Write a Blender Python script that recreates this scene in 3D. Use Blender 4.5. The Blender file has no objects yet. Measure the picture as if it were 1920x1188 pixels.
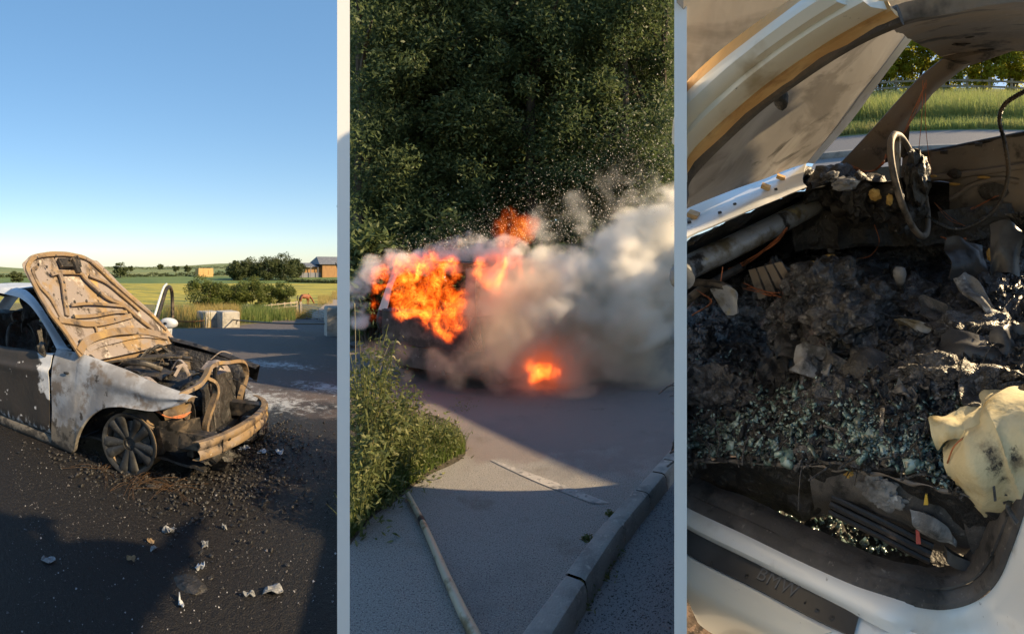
import bpy, bmesh, math, random
import numpy as np
from mathutils import Vector, Matrix, noise, Euler
random.seed(7); rng = np.random.default_rng(7)
R = math.radians; PI = math.pi
sc = bpy.context.scene
C = sc.collection

# ---------------------------------------------------------------- camera, sky, sun, exposure
F, HY, EYE = 845.0, 505.0, 1.6            # pixels per radian of the panorama, horizon row, eye height
cam_d = bpy.data.cameras.new('camera'); cam = bpy.data.objects.new('camera', cam_d); C.objects.link(cam)
cam_d.type = 'PANO'; cam_d.panorama_type = 'CENTRAL_CYLINDRICAL'
cam_d.central_cylindrical_radius = 1.0
cam_d.central_cylindrical_range_u_min = -960/F; cam_d.central_cylindrical_range_u_max = 960/F
cam_d.central_cylindrical_range_v_min = -(1188-HY)/F; cam_d.central_cylindrical_range_v_max = HY/F
cam_d.clip_start = 0.02; cam_d.clip_end = 5000
cam.location = (0, 0, EYE); cam.rotation_euler = (PI/2, 0, 0)
sc.camera = cam
SUN_AZ, SUN_EL = R(89.5), R(30)
w = bpy.data.worlds.new('World'); sc.world = w; w.use_nodes = True
nt = w.node_tree
sky = nt.nodes.new('ShaderNodeTexSky'); sky.sky_type = 'NISHITA'; sky.sun_disc = False
sky.sun_elevation = SUN_EL; sky.sun_rotation = SUN_AZ; sky.air_density = 1.0; sky.dust_density = .5; sky.ozone_density = 2.6
bg = nt.nodes['Background']; bg.inputs[1].default_value = 0.15
gm = nt.nodes.new('ShaderNodeGamma'); gm.inputs[1].default_value = 0.55; hsv = nt.nodes.new('ShaderNodeHueSaturation'); hsv.inputs['Saturation'].default_value = 1.55
nt.links.new(sky.outputs[0], gm.inputs[0]); nt.links.new(gm.outputs[0], hsv.inputs['Color']); nt.links.new(hsv.outputs[0], bg.inputs[0])    # the camera's soft highlight roll-off on the sky
sun_d = bpy.data.lights.new('sun', 'SUN'); sun_d.energy = 3.7; sun_d.angle = R(0.8); sun_d.color = (1.0, 0.74, 0.42)
sun = bpy.data.objects.new('sun', sun_d); C.objects.link(sun)
sv = Vector((math.sin(SUN_AZ)*math.cos(SUN_EL), math.cos(SUN_AZ)*math.cos(SUN_EL), math.sin(SUN_EL)))
sun.rotation_euler = sv.to_track_quat('Z', 'Y').to_euler(); sun.location = sv*60
vs = sc.view_settings; vs.view_transform = 'Standard'; vs.look = 'None'; vs.gamma = 1; vs.exposure = 1.35; vs.use_curve_mapping = False
cy = sc.cycles
cy.use_denoising = True
try: cy.denoiser = 'OPENIMAGEDENOISE'
except Exception: pass
cy.max_bounces = 10; cy.diffuse_bounces = 3; cy.glossy_bounces = 2; cy.transmission_bounces = 3; cy.transparent_max_bounces = 8
cy.volume_bounces = 8; cy.volume_step_rate = 1.0; cy.volume_max_steps = 256
cy.sample_clamp_indirect = 6

# ---------------------------------------------------------------- frames of the three places
AL, AR = -632/F, 632/F
ML = Matrix.Rotation(-AL, 4, 'Z')                                    # the yard with the burnt out car
DEL, ROLL, H3 = R(22.5), R(5), 1.23
MR = Matrix.Translation((0,0,EYE)) @ Matrix.Rotation(-AR,4,'Z') @ Matrix.Rotation(DEL,4,'X') @ Matrix.Rotation(-ROLL,4,'Y') @ Matrix.Translation((0,0,-H3))   # the hillside
I4 = Matrix.Identity(4)
def wdir(px, py):
    a = (px-960)/F; return Vector((math.sin(a), math.cos(a), (HY-py)/F))
def at(px, r, z=0.0):                                                # world point at bearing px, distance r
    a = (px-960)/F; return Vector((r*math.sin(a), r*math.cos(a), z))

# ---------------------------------------------------------------- objects
def tag(o, label=None, cat=None, group=None, kind=None):
    if label: o['label'] = label
    if cat: o['category'] = cat
    if group: o['group'] = group
    if kind: o['kind'] = kind
    return o
def thing(name, label, cat, M=I4, group=None):
    o = bpy.data.objects.new(name, None); C.objects.link(o); o.empty_display_size = .1
    o.matrix_world = M; return tag(o, label, cat, group)
def copy_tree(o, parent=None):
    c = o.copy(); C.objects.link(c); c.parent = parent
    for ch in list(o.children): copy_tree(ch, c)
    return c
def V(*a): return Vector(a)
def cr(P, n):                                                        # Catmull-Rom through P, n steps per span
    P = [Vector(p) for p in P]
    if len(P) < 3: return [P[0].lerp(P[-1], i/n) for i in range(n+1)]
    Q = [P[0]*2-P[1]] + P + [P[-1]*2-P[-2]]; out = []
    for i in range(len(P)-1):
        a, b, c, d = Q[i:i+4]
        for k in range(n):
            t = k/n
            out.append(.5*((2*b)+(c-a)*t+(2*a-5*b+4*c-d)*t*t+(3*b-a-3*c+d)*t**3))
    out.append(P[-1]); return out
def fbm(p, s, o=3, seed=0):
    return noise.fractal(Vector(p)*s+Vector((seed*7.3, seed*3.1, seed*1.7)), 1.0, 2.0, o)
class MB:
    def __init__(s): s.v = []; s.f = []
    def add(s, vs, fs):
        n = len(s.v); s.v += [tuple(v) for v in vs]; s.f += [tuple(i+n for i in f) for f in fs]; return s
    def box(s, c, size, M=None, taper=1.0):
        x, y, z = size[0]/2, size[1]/2, size[2]/2
        vs = [V(a*x*(taper if k > 0 else 1), b*y*(taper if k > 0 else 1), k*z) for k in (-1,1) for b in (-1,1) for a in (-1,1)]
        if M is not None: vs = [M @ q for q in vs]
        c = Vector(c)
        return s.add([q+c for q in vs], [(0,2,3,1),(4,5,7,6),(0,1,5,4),(2,6,7,3),(0,4,6,2),(1,3,7,5)])
    def tube(s, path, r, n=8, span=6, closed=False, flat=1.0, up=None):
        P = cr(list(path)+([path[0]] if closed else []), span) if span else [Vector(p) for p in path]
        if closed: P = P[:-1]
        m = len(P); rings = []; prev = None
        for i, p in enumerate(P):
            a = P[(i-1) % m] if closed or i else P[0]; b = P[(i+1) % m] if closed or i < m-1 else P[-1]
            t = (b-a); t = t.normalized() if t.length > 1e-9 else V(0,0,1)
            if prev is None:
                u = Vector(up) if up else (V(0,0,1) if abs(t.z) < .9 else V(1,0,0))
            else: u = prev
            u = (u - t*u.dot(t)); u = u.normalized() if u.length > 1e-6 else t.orthogonal().normalized()
            prev = u; q = t.cross(u)
            rr = r(i/(m-1)) if callable(r) else r
            ph = PI/4 if n == 4 else 0
            rings.append([p + u*(rr*math.cos(2*PI*k/n+ph)) + q*(rr*flat*math.sin(2*PI*k/n+ph)) for k in range(n)])
        vs = [q for g in rings for q in g]; fs = []
        for i in range(m if closed else m-1):
            j = (i+1) % m
            for k in range(n): fs.append((i*n+k, i*n+(k+1) % n, j*n+(k+1) % n, j*n+k))
        if not closed: fs += [tuple(range(n))[::-1], tuple(range((m-1)*n, m*n))]
        return s.add(vs, fs)
    def lathe(s, prof, n=32, M=None, closed=False):                  # profile of (radius, height) about local z
        vs = []; fs = []; m = len(prof)
        for (r_, h_) in prof:
            for k in range(n):
                q = V(r_*math.cos(2*PI*k/n), r_*math.sin(2*PI*k/n), h_); vs.append(M @ q if M is not None else q)
        for i in range(m if closed else m-1):
            j = (i+1) % m
            for k in range(n): fs.append((i*n+k, i*n+(k+1) % n, j*n+(k+1) % n, j*n+k))
        return s.add(vs, fs)
    def loft(s, rows, nu=6, nv=6, thick=0.0, disp=None, flip=False):
        A = [cr(r_, nu) if nu else [Vector(q) for q in r_] for r_ in rows]
        cols = [cr([a[j] for a in A], nv) if nv else [a[j] for a in A] for j in range(len(A[0]))]
        W = len(cols); Hh = len(cols[0])
        g = [[cols[j][i] for j in range(W)] for i in range(Hh)]
        nn = []
        for i in range(Hh):
            row = []
            for j in range(W):
                du = g[i][min(j+1,W-1)]-g[i][max(j-1,0)]; dv = g[min(i+1,Hh-1)][j]-g[max(i-1,0)][j]
                k = du.cross(dv); k = k.normalized() if k.length > 1e-9 else V(0,0,1)
                row.append(-k if flip else k)
            nn.append(row)
        if disp: g = [[g[i][j]+nn[i][j]*disp(g[i][j]) for j in range(W)] for i in range(Hh)]
        vs = [q for row in g for q in row]; fs = []
        for i in range(Hh-1):
            for j in range(W-1): fs.append((i*W+j, i*W+j+1, (i+1)*W+j+1, (i+1)*W+j))
        if thick:
            N = len(vs); vs += [g[i][j]-nn[i][j]*thick for i in range(Hh) for j in range(W)]
            fs += [tuple(N+k for k in reversed(f)) for f in fs]
            ring = [j for j in range(W)] + [i*W+W-1 for i in range(1,Hh)] + [(Hh-1)*W+j for j in range(W-2,-1,-1)] + [i*W for i in range(Hh-2,0,-1)]
            for a, b in zip(ring, ring[1:]+ring[:1]): fs.append((b, a, a+N, b+N))
        return s.add(vs, fs)
    def prism(s, poly, off):                                         # polygon (3d points) extruded by vector off
        n = len(poly); off = Vector(off); P = [Vector(p) for p in poly]
        return s.add(P+[p+off for p in P], [tuple(range(n))[::-1], tuple(range(n, 2*n))]+[(i,(i+1) % n, n+(i+1) % n, n+i) for i in range(n)])
    def blob(s, c, size, amp=.25, freq=3.0, sub=3, seed=0, M=None, oct=3):
        bm = bmesh.new(); bmesh.ops.create_icosphere(bm, subdivisions=sub, radius=1.0)
        vs = []
        for v in bm.verts:
            k = 1+max(-.55, min(.6, amp*.62*fbm(v.co, freq*.62, min(oct,4), seed))); q = V(v.co.x*size[0]*k, v.co.y*size[1]*k, v.co.z*size[2]*k)
            vs.append((M @ q if M is not None else q)+Vector(c))
        fs = [tuple(v.index for v in f.verts) for f in bm.faces]; bm.free(); return s.add(vs, fs)
    def build(s, name, mat, parent=None, M=None, smooth=True, angle=40):
        me = bpy.data.meshes.new(name); me.from_pydata(s.v, [], s.f); me.update()
        if smooth and len(me.polygons):
            bm = bmesh.new(); bm.from_mesh(me); bmesh.ops.recalc_face_normals(bm, faces=bm.faces)
            for f in bm.faces: f.smooth = True
            for e in bm.edges:
                e.smooth = not (len(e.link_faces) == 2 and e.calc_face_angle(0) > R(angle))
            bm.to_mesh(me); bm.free()
        o = bpy.data.objects.new(name, me); C.objects.link(o)
        if mat: me.materials.append(mat)
        if parent: o.parent = parent
        elif M is not None: o.matrix_world = M
        return o
def mesh_np(name, verts, faces, mat, parent=None, M=None, smooth=False):
    me = bpy.data.meshes.new(name); verts = np.asarray(verts, np.float32); faces = np.asarray(faces, np.int32)
    k = faces.shape[1]
    me.vertices.add(len(verts)); me.vertices.foreach_set('co', verts.ravel())
    me.loops.add(faces.size); me.loops.foreach_set('vertex_index', faces.ravel())
    me.polygons.add(len(faces)); me.polygons.foreach_set('loop_start', np.arange(0, faces.size, k, dtype=np.int32))
    me.polygons.foreach_set('loop_total', np.full(len(faces), k, np.int32))
    if smooth: me.polygons.foreach_set('use_smooth', np.ones(len(faces), bool))
    me.update(calc_edges=True); me.materials.append(mat)
    o = bpy.data.objects.new(name, me); C.objects.link(o)
    if parent: o.parent = parent
    elif M is not None: o.matrix_world = M
    return o
def part(name, mat, parent, fn, **k):
    m = MB(); fn(m); return m.build(name, mat, parent, **k)

# ---------------------------------------------------------------- materials
def material(name, base, rough=.6, metal=0.0, spec=.5, layers=(), bump=None, trans=0.0, space='Object', coat=0.0, rough_noise=0.0):
    """base colour, then layers (colour, scale, lo, hi, {detail, rough, metal, roughness, grad, off, stretch, distort}) mixed in by noise"""
    m = bpy.data.materials.new(name); m.use_nodes = True; t = m.node_tree; N, Lk = t.nodes, t.links
    b = N['Principled BSDF']; b.inputs['Specular IOR Level'].default_value = spec; b.inputs['Coat Weight'].default_value = coat
    tc = N.new('ShaderNodeTexCoord'); src = tc.outputs[space]
    if space == 'World':
        pass
    col = N.new('ShaderNodeRGB'); col.outputs[0].default_value = (*base, 1); col = col.outputs[0]
    rg = N.new('ShaderNodeValue'); rg.outputs[0].default_value = rough; rg = rg.outputs[0]
    mt = N.new('ShaderNodeValue'); mt.outputs[0].default_value = metal; mt = mt.outputs[0]
    for i, ly in enumerate(layers):
        c2, scale, lo, hi = ly[:4]; o = ly[4] if len(ly) > 4 else {}
        vec = src
        if 'stretch' in o or 'seed' in o:
            mp = N.new('ShaderNodeMapping'); Lk.new(src, mp.inputs[0]); mp.inputs['Scale'].default_value = o.get('stretch', (1,1,1)); mp.inputs['Location'].default_value = (o.get('seed', i)*3.7,)*3
            vec = mp.outputs[0]
        if o.get('tex') == 'voronoi':
            nz = N.new('ShaderNodeTexVoronoi'); nz.inputs['Scale'].default_value = scale; Lk.new(vec, nz.inputs['Vector']); val = nz.outputs['Color']
            sp = N.new('ShaderNodeSeparateColor'); Lk.new(val, sp.inputs[0]); val = sp.outputs[0]
        else:
            nz = N.new('ShaderNodeTexNoise'); nz.inputs['Scale'].default_value = scale; nz.inputs['Detail'].default_value = o.get('detail', 5)
            nz.inputs['Roughness'].default_value = o.get('nrough', .6); nz.inputs['Distortion'].default_value = o.get('distort', 0)
            Lk.new(vec, nz.inputs['Vector']); val = nz.outputs[0]
        if 'grad' in o:
            dp = N.new('ShaderNodeVectorMath'); dp.operation = 'DOT_PRODUCT'; Lk.new(src, dp.inputs[0]); dp.inputs[1].default_value = o['grad']
            ad = N.new('ShaderNodeMath'); ad.operation = 'ADD'; Lk.new(dp.outputs['Value'], ad.inputs[0]); ad.inputs[1].default_value = o.get('off', 0)
            cl = N.new('ShaderNodeClamp'); Lk.new(ad.outputs[0], cl.inputs[0]); cl.inputs[1].default_value = -1; cl.inputs[2].default_value = 1
            a2 = N.new('ShaderNodeMath'); a2.operation = 'ADD'; Lk.new(cl.outputs[0], a2.inputs[0]); Lk.new(val, a2.inputs[1]); val = a2.outputs[0]
        if 'spots' in o:                                             # blurred discs: (x, y, z, radius): distance to the nearest
            best = None
            for (x, y, z, rr, sx, sy) in o['spots']:
                sb = N.new('ShaderNodeVectorMath'); sb.operation = 'SUBTRACT'; Lk.new(src, sb.inputs[0]); sb.inputs[1].default_value = (x, y, z)
                ml = N.new('ShaderNodeVectorMath'); ml.operation = 'MULTIPLY'; Lk.new(sb.outputs[0], ml.inputs[0]); ml.inputs[1].default_value = (1/(rr*sx), 1/(rr*sy), 1/rr)
                ln = N.new('ShaderNodeVectorMath'); ln.operation = 'LENGTH'; Lk.new(ml.outputs[0], ln.inputs[0])
                if best is None: best = ln.outputs['Value']
                else:
                    mn = N.new('ShaderNodeMath'); mn.operation = 'MINIMUM'; Lk.new(best, mn.inputs[0]); Lk.new(ln.outputs['Value'], mn.inputs[1]); best = mn.outputs[0]
            om = N.new('ShaderNodeMath'); om.operation = 'SUBTRACT'; om.inputs[0].default_value = 1; Lk.new(best, om.inputs[1]); om.use_clamp = False
            mx_ = N.new('ShaderNodeMath'); mx_.operation = 'MAXIMUM'; Lk.new(om.outputs[0], mx_.inputs[0]); mx_.inputs[1].default_value = -1
            ad = N.new('ShaderNodeMath'); ad.operation = 'MULTIPLY_ADD'; Lk.new(mx_.outputs[0], ad.inputs[0]); ad.inputs[1].default_value = o.get('spotk', .5); Lk.new(val, ad.inputs[2]); val = ad.outputs[0]
        mr = N.new('ShaderNodeMapRange'); mr.interpolation_type = 'SMOOTHSTEP'; Lk.new(val, mr.inputs[0]); mr.inputs[1].default_value = lo; mr.inputs[2].default_value = hi
        fac = mr.outputs[0]
        if o.get('amount', 1) != 1:
            mu = N.new('ShaderNodeMath'); mu.operation = 'MULTIPLY'; Lk.new(fac, mu.inputs[0]); mu.inputs[1].default_value = o['amount']; fac = mu.outputs[0]
        mx = N.new('ShaderNodeMix'); mx.data_type = 'RGBA'; Lk.new(fac, mx.inputs[0]); Lk.new(col, mx.inputs[6]); mx.inputs[7].default_value = (*c2, 1); col = mx.outputs[2]
        for key, idx in (('rough', 'rg'), ('metal', 'mt')):
            if key in o:
                mf = N.new('ShaderNodeMix'); Lk.new(fac, mf.inputs[0]); Lk.new(rg if idx == 'rg' else mt, mf.inputs[2]); mf.inputs[3].default_value = o[key]
                if idx == 'rg': rg = mf.outputs[0]
                else: mt = mf.outputs[0]
    Lk.new(col, b.inputs['Base Color']); Lk.new(rg, b.inputs['Roughness']); Lk.new(mt, b.inputs['Metallic'])
    if bump:
        hgt = None
        for (scale, dist, detail) in (bump if isinstance(bump[0], tuple) else (bump,)):
            nz = N.new('ShaderNodeTexNoise'); nz.inputs['Scale'].default_value = scale; nz.inputs['Detail'].default_value = detail; Lk.new(src, nz.inputs['Vector'])
            bp = N.new('ShaderNodeBump'); bp.inputs['Strength'].default_value = 1.0; bp.inputs['Distance'].default_value = dist; Lk.new(nz.outputs[0], bp.inputs['Height'])
            if hgt is not None: Lk.new(hgt, bp.inputs['Normal'])
            hgt = bp.outputs[0]
        Lk.new(hgt, b.inputs['Normal'])
    if trans:
        tr = N.new('ShaderNodeBsdfTranslucent'); Lk.new(col, tr.inputs[0]); ms = N.new('ShaderNodeMixShader'); ms.inputs[0].default_value = trans
        Lk.new(b.outputs[0], ms.inputs[1]); Lk.new(tr.outputs[0], ms.inputs[2]); Lk.new(ms.outputs[0], N['Material Output'].inputs[0])
    return m
BLK = (.012,.012,.013)
MAT = {}
def mk(key, *a, **k): MAT[key] = material(key, *a, **k); return MAT[key]
mk('white_board', (.88,.88,.88), .5, layers=[((.80,.80,.79), 3, .5, .8, {'amount':.4})])
mk('char', (.018,.0175,.0175), .55, spec=.6, layers=[((.045,.042,.041), 9, .48, .72), ((.16,.155,.155), 55, .62, .74, {'amount':.7}), ((.004,.004,.004), 5, .55, .7)], bump=((14,.03,8),(70,.006,6)))
mk('char_fine', (.02,.02,.021), .5, spec=.7, layers=[((.07,.066,.066), 22, .5, .7), ((.2,.2,.2), 120, .64, .76, {'amount':.6})], bump=((40,.008,8),(160,.002,4)))
mk('char_metal', (.05,.047,.045), .5, .5, layers=[((.13,.1,.07), 8, .5, .68, {'rough':.75,'metal':.2}), ((.012,.012,.012), 12, .5, .62), ((.22,.2,.17), 40, .62, .75)], bump=(60,.002,5))
mk('rust_tan', (.21,.145,.08), .75, .15, layers=[((.20,.16,.13), 5, .45, .6), ((.32,.22,.09), 4, .55, .72), ((.07,.055,.045), 6, .52, .68), ((.02,.018,.017), 13, .63, .72), ((.36,.31,.25), 28, .62, .72)], bump=((45,.003,6),(12,.004,4)))
mk('ash_panel', (.235,.205,.195), .8, .1, layers=[((.25,.175,.095), 2.6, .52, .64), ((.085,.068,.058), 4.5, .54, .66), ((.42,.38,.35), 9, .56, .7), ((.035,.03,.026), 11, .58, .68), ((.010,.009,.009), 26, .63, .70), ((.40,.26,.10), 2.4, .60, .72)], bump=((50,.003,6),(9,.004,4)))
mk('copper', (.45,.16,.07), .5, .6, layers=[((.12,.07,.05), 30, .5, .65)])
mk('steel_dark', (.05,.05,.052), .45, .5, layers=[((.15,.12,.1), 14, .55, .7, {'rough':.7})], bump=(90,.001,4))
# ---------------------------------------------------------------- the ground of the yard and the land behind it
PROF = [(0,0),(8,0),(12,-.35),(19,-1.0),(26,-1.75),(42,-2.7),(86,-3.5),(155,-3.0),(220,-1.0),(400,1.6),(700,6.5),(1000,8)]
PR = np.array(PROF)
def G(az, r):
    z = float(np.interp(r, PR[:,0], PR[:,1]))
    t = min(1, max(0, (az-R(-21.2))/R(2.2))); t = t*t*(3-2*t)
    bump = 3.2*math.sin(az*9+1)*max(0, (r-300))/500 + 2.0*math.sin(az*21+2)*max(0,(r-320))/500
    return (z+bump)*(1-t)
def r_of(px, py):
    az = (px-960)/F; lo, hi = 1.5, 900
    ks = np.geomspace(lo, hi, 500)
    for a in ks:
        if HY+F*(EYE-G(az, a))/a <= py: return float(a)
    return 900.0
def onland(px, r): a = (px-960)/F; return at(px, r, G(a, r))
def lpt(px, py): return onland(px, r_of(px, py))
def pw(az, tab):                                                      # boundary radius by bearing, table of (px, r)
    px = 960+F*az; return float(np.interp(px, [t[0] for t in tab], [t[1] for t in tab]))
EDGE = [(-400,22),(300,22),(380,24),(440,27),(520,33),(600,38),(640,36),(680,9.2),(1400,9.2)]
VERGE = [(-400,62),(200,62),(350,58),(560,60),(640,64),(700,13),(1400,13)]
PAST = [(-400,150),(640,150),(720,30),(1400,30)]
FIELD = [(-400,200),(640,205),(760,60),(1400,60)]
FAR = [(-400,980),(1400,980)]
mk('tarmac', (.085,.08,.088), .8, spec=.35, layers=[
    ((.17,.14,.135), 140, .5, .66, {'detail':2}), ((.022,.021,.022), 95, .54, .68, {'detail':2}), ((.30,.27,.26), 230, .64, .72, {'detail':1}),
    ((.11,.085,.075), .55, .45, .65, {'amount':.6}),
    ((.0065,.0062,.0066), 1.5, .46, .74, {'spots':[(-2.9,2.6,0,2.5,1.35,1.0),(-1.9,1.7,0,2.2,1.1,1),(-2.1,3.4,0,1.3,1,1)],'spotk':.75,'amount':.96,'rough':.55}),  # soot round the car, made blacker to stand for foreground shade
    ((.50,.55,.60), 7, .66, .82, {'spots':[(-2.9,4.7,0,1.5,1.2,.62),(-2.4,5.6,0,1.1,1.2,.5),(-3.9,6.6,0,1.6,1.2,.4)],'spotk':.30,'nrough':.82,'detail':11,'distort':.6,'amount':.75}),
    ((.14,.135,.14), 300, .66, .72, {'detail':1,'amount':.6})], bump=((130,.014,3),(35,.012,5)))
mk('verge_soil', (.16,.13,.06), .9, layers=[((.07,.09,.025), 2.5, .4, .6), ((.26,.19,.08), 6, .5, .7)], bump=(8,.08,6))
mk('pasture', (.22,.22,.035), .9, layers=[((.42,.34,.04), .35, .42, .6, {'stretch':(.35,1.4,1)}), ((.10,.135,.03), .16, .5, .66, {'stretch':(.3,1.6,1)}), ((.42,.31,.06), 2.4, .6, .75)], bump=(3,.3,6))
mk('green_field', (.07,.12,.028), .9, layers=[((.10,.15,.035), .05, .4, .6), ((.05,.09,.025), .4, .55, .7)], bump=(1,.3,5))
mk('far_fields', (.11,.16,.05), .95, layers=[((.17,.19,.06), .012, .42, .55), ((.05,.085,.03), .02, .56, .62), ((.22,.2,.08), .009, .58, .66)])
def strip(name, t0, t1, nr, mat, az0=-115, az1=21.3, naz=150, label=None):
    azs = np.radians(np.linspace(az0, az1, naz)); vs = []; fs = []
    for az in azs:
        a, b = pw(az, t0), pw(az, t1)
        for k in range(nr+1):
            r_ = a*(b/a)**(k/nr); vs.append((r_*math.sin(az), r_*math.cos(az), G(az, r_)))
    for i in range(naz-1):
        for k in range(nr): fs.append((i*(nr+1)+k, i*(nr+1)+k+1, (i+1)*(nr+1)+k+1, (i+1)*(nr+1)+k))
    o = mesh_np(name, vs, fs, mat, smooth=True); return tag(o, kind='structure')
NEAR = [(-1400,.25),(3000,.25)]
low = []; azs_ = np.radians(np.linspace(21.2,245.2,90)); rs_ = np.geomspace(.25,900,14)
m = MB(); m.loft([[V(r_*math.sin(a), r_*math.cos(a), -.14) for r_ in rs_] for a in azs_], 0, 0); tag(m.build('ground', MAT['verge_soil']), kind='structure')
# the tarmac stops at the kerb in the burning car's street: cut there and lay the lower carriageway
strip('tarmac', NEAR, EDGE, 40, MAT['tarmac'], az1=-21.4, naz=120)
strip('verge_ground', EDGE, VERGE, 14, MAT['verge_soil'], az1=-21.4, naz=120)
strip('pasture', VERGE, PAST, 14, MAT['pasture'], az1=-21.4, naz=120)
strip('green_field', PAST, FIELD, 8, MAT['green_field'], az1=-21.4, naz=120)
strip('far_hills', FIELD, FAR, 30, MAT['far_fields'], az1=-21.4, naz=200)
mk('track', (.24,.2,.17), .9, layers=[((.33,.27,.2), 3, .45, .65), ((.15,.12,.1), 20, .5, .7)], bump=(20,.01,5))
tr_n = []; m = MB()
for i in range(14):
    t = i/13; r_ = 36*(90/36)**t
    a0 = (np.interp(t, [0,.35,1], [566,598,634])-960)/F; a1 = (np.interp(t, [0,.35,1], [648,652,646])-960)/F
    a1 = min(a1, R(-21.5))
    tr_n.append([V(r_*math.sin(a), r_*math.cos(a), G(a, r_)+.05) for a in (a0, (a0+a1)/2, a1)])
m.loft(tr_n, 2, 1); tag(m.build('farm_track', MAT['track']), kind='structure')

# ---------------------------------------------------------------- two slim white boards that part the three places
def divider(px, r0, r1, top, label):
    a = (px-960)/F; t = 24/F*r0*.98; d = V(math.sin(a), math.cos(a), 0); q = V(math.cos(a), -math.sin(a), 0)
    o = thing('partition_board', label, 'partition', Matrix.Translation(d*r0), 'white partition boards between the places')
    part('panel', MAT['white_board'], o, lambda m: m.prism([q*(-t/2)+V(0,0,0), q*(t/2)+V(0,0,0), q*(t/2)+V(0,0,top), q*(-t/2)+V(0,0,top)], d*(r1-r0)), smooth=False)
    part('foot', MAT['steel_dark'], o, lambda m: m.box(d*((r1-r0)/2)+V(0,0,.012), (.22,.06,.024), Matrix.Rotation(-a,4,'Z')), smooth=False)
    return o
divider(644, .56, 1.25, 2.0, 'slim white board standing upright between the burnt-out car and the burning car')
divider(1276, .56, 1.3, 2.0, 'slim white board standing upright between the burning car and the gutted car interior')

# ---------------------------------------------------------------- foliage helpers
def leaves(pts, nrm, size, rnd=.5, aspect=1.7, droop=0.0, fold=False):
    """one bent leaf (two triangles) per point; returns verts, faces"""
    n = len(pts); pts = np.asarray(pts, float)
    d = rng.normal(size=(n,3)); d[:,2] *= .7; d[:,2] -= droop
    d /= np.linalg.norm(d, axis=1)[:,None]
    if nrm is not None:
        d = d*rnd+np.asarray(nrm)*(1-rnd); d /= np.linalg.norm(d, axis=1)[:,None]
    u = np.cross(d, rng.normal(size=(n,3))); u /= np.linalg.norm(u, axis=1)[:,None]
    s = (np.asarray(size)*rng.uniform(.6,1.35,size=n))[:,None]
    a = pts-u*s/aspect*.5; b = pts+u*s/aspect*.5; tip = pts+d*s; bs = pts-d*s*.6
    v = np.stack([bs, a, tip, b], 1).reshape(-1,3)
    f = np.arange(n*4).reshape(n,4)
    return v, f
def crown_pts(n, c, rad, clumps=40, cr_=.3, shell=.55, seed=0, flatten=1.0):
    g = np.random.default_rng(seed); c = np.asarray(c, float); rad = np.asarray(rad, float)
    d = g.normal(size=(clumps,3)); d /= np.linalg.norm(d, axis=1)[:,None]
    cc = c+d*rad*(shell+(1-shell)*g.random((clumps,1)))*.88
    cs = g.uniform(.55,1.25,clumps)*cr_*rad.mean()
    k = g.integers(0, clumps, n); e = g.normal(size=(n,3)); e /= np.linalg.norm(e, axis=1)[:,None]
    rr = g.random((n,1))**.45
    p = cc[k]+e*rr*cs[k][:,None]*np.array([1,1,.75*flatten]); return p, e
def leafmat(key, dark, mid, lite, trans=.35):
    return mk(key, mid, .55, spec=.3, trans=trans, layers=[(dark, .9, .45, .62), (lite, 1.7, .52, .7), (lite, 30, .6, .75, {'tex':'voronoi','amount':.6}), (dark, 22, .62, .8, {'tex':'voronoi','amount':.6})])
leafmat('leaf_wood', (.06,.092,.042), (.11,.155,.062), (.19,.225,.085), .45)
leafmat('leaf_shrub', (.05,.075,.018), (.10,.135,.03), (.19,.2,.045), .4)
leafmat('leaf_far', (.035,.05,.02), (.06,.08,.03), (.10,.12,.04), .2)
leafmat('leaf_gold', (.25,.27,.03), (.42,.42,.05), (.6,.55,.08), .8)
leafmat('leaf_weed', (.06,.08,.028), (.12,.15,.05), (.28,.27,.11), .4)
mk('bark', (.09,.07,.05), .9, layers=[((.04,.032,.025), 9, .5, .65, {'stretch':(1,1,.2)})], bump=(20,.02,6))
mk('straw_grass', (.36,.27,.09), .7, trans=.4, layers=[((.5,.36,.12), 2, .45, .65), ((.16,.19,.05), 1.1, .5, .66)])
mk('green_grass', (.12,.18,.04), .7, trans=.4, layers=[((.22,.26,.07), 1.3, .45, .65), ((.4,.33,.13), 2.2, .58, .7)])
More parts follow.
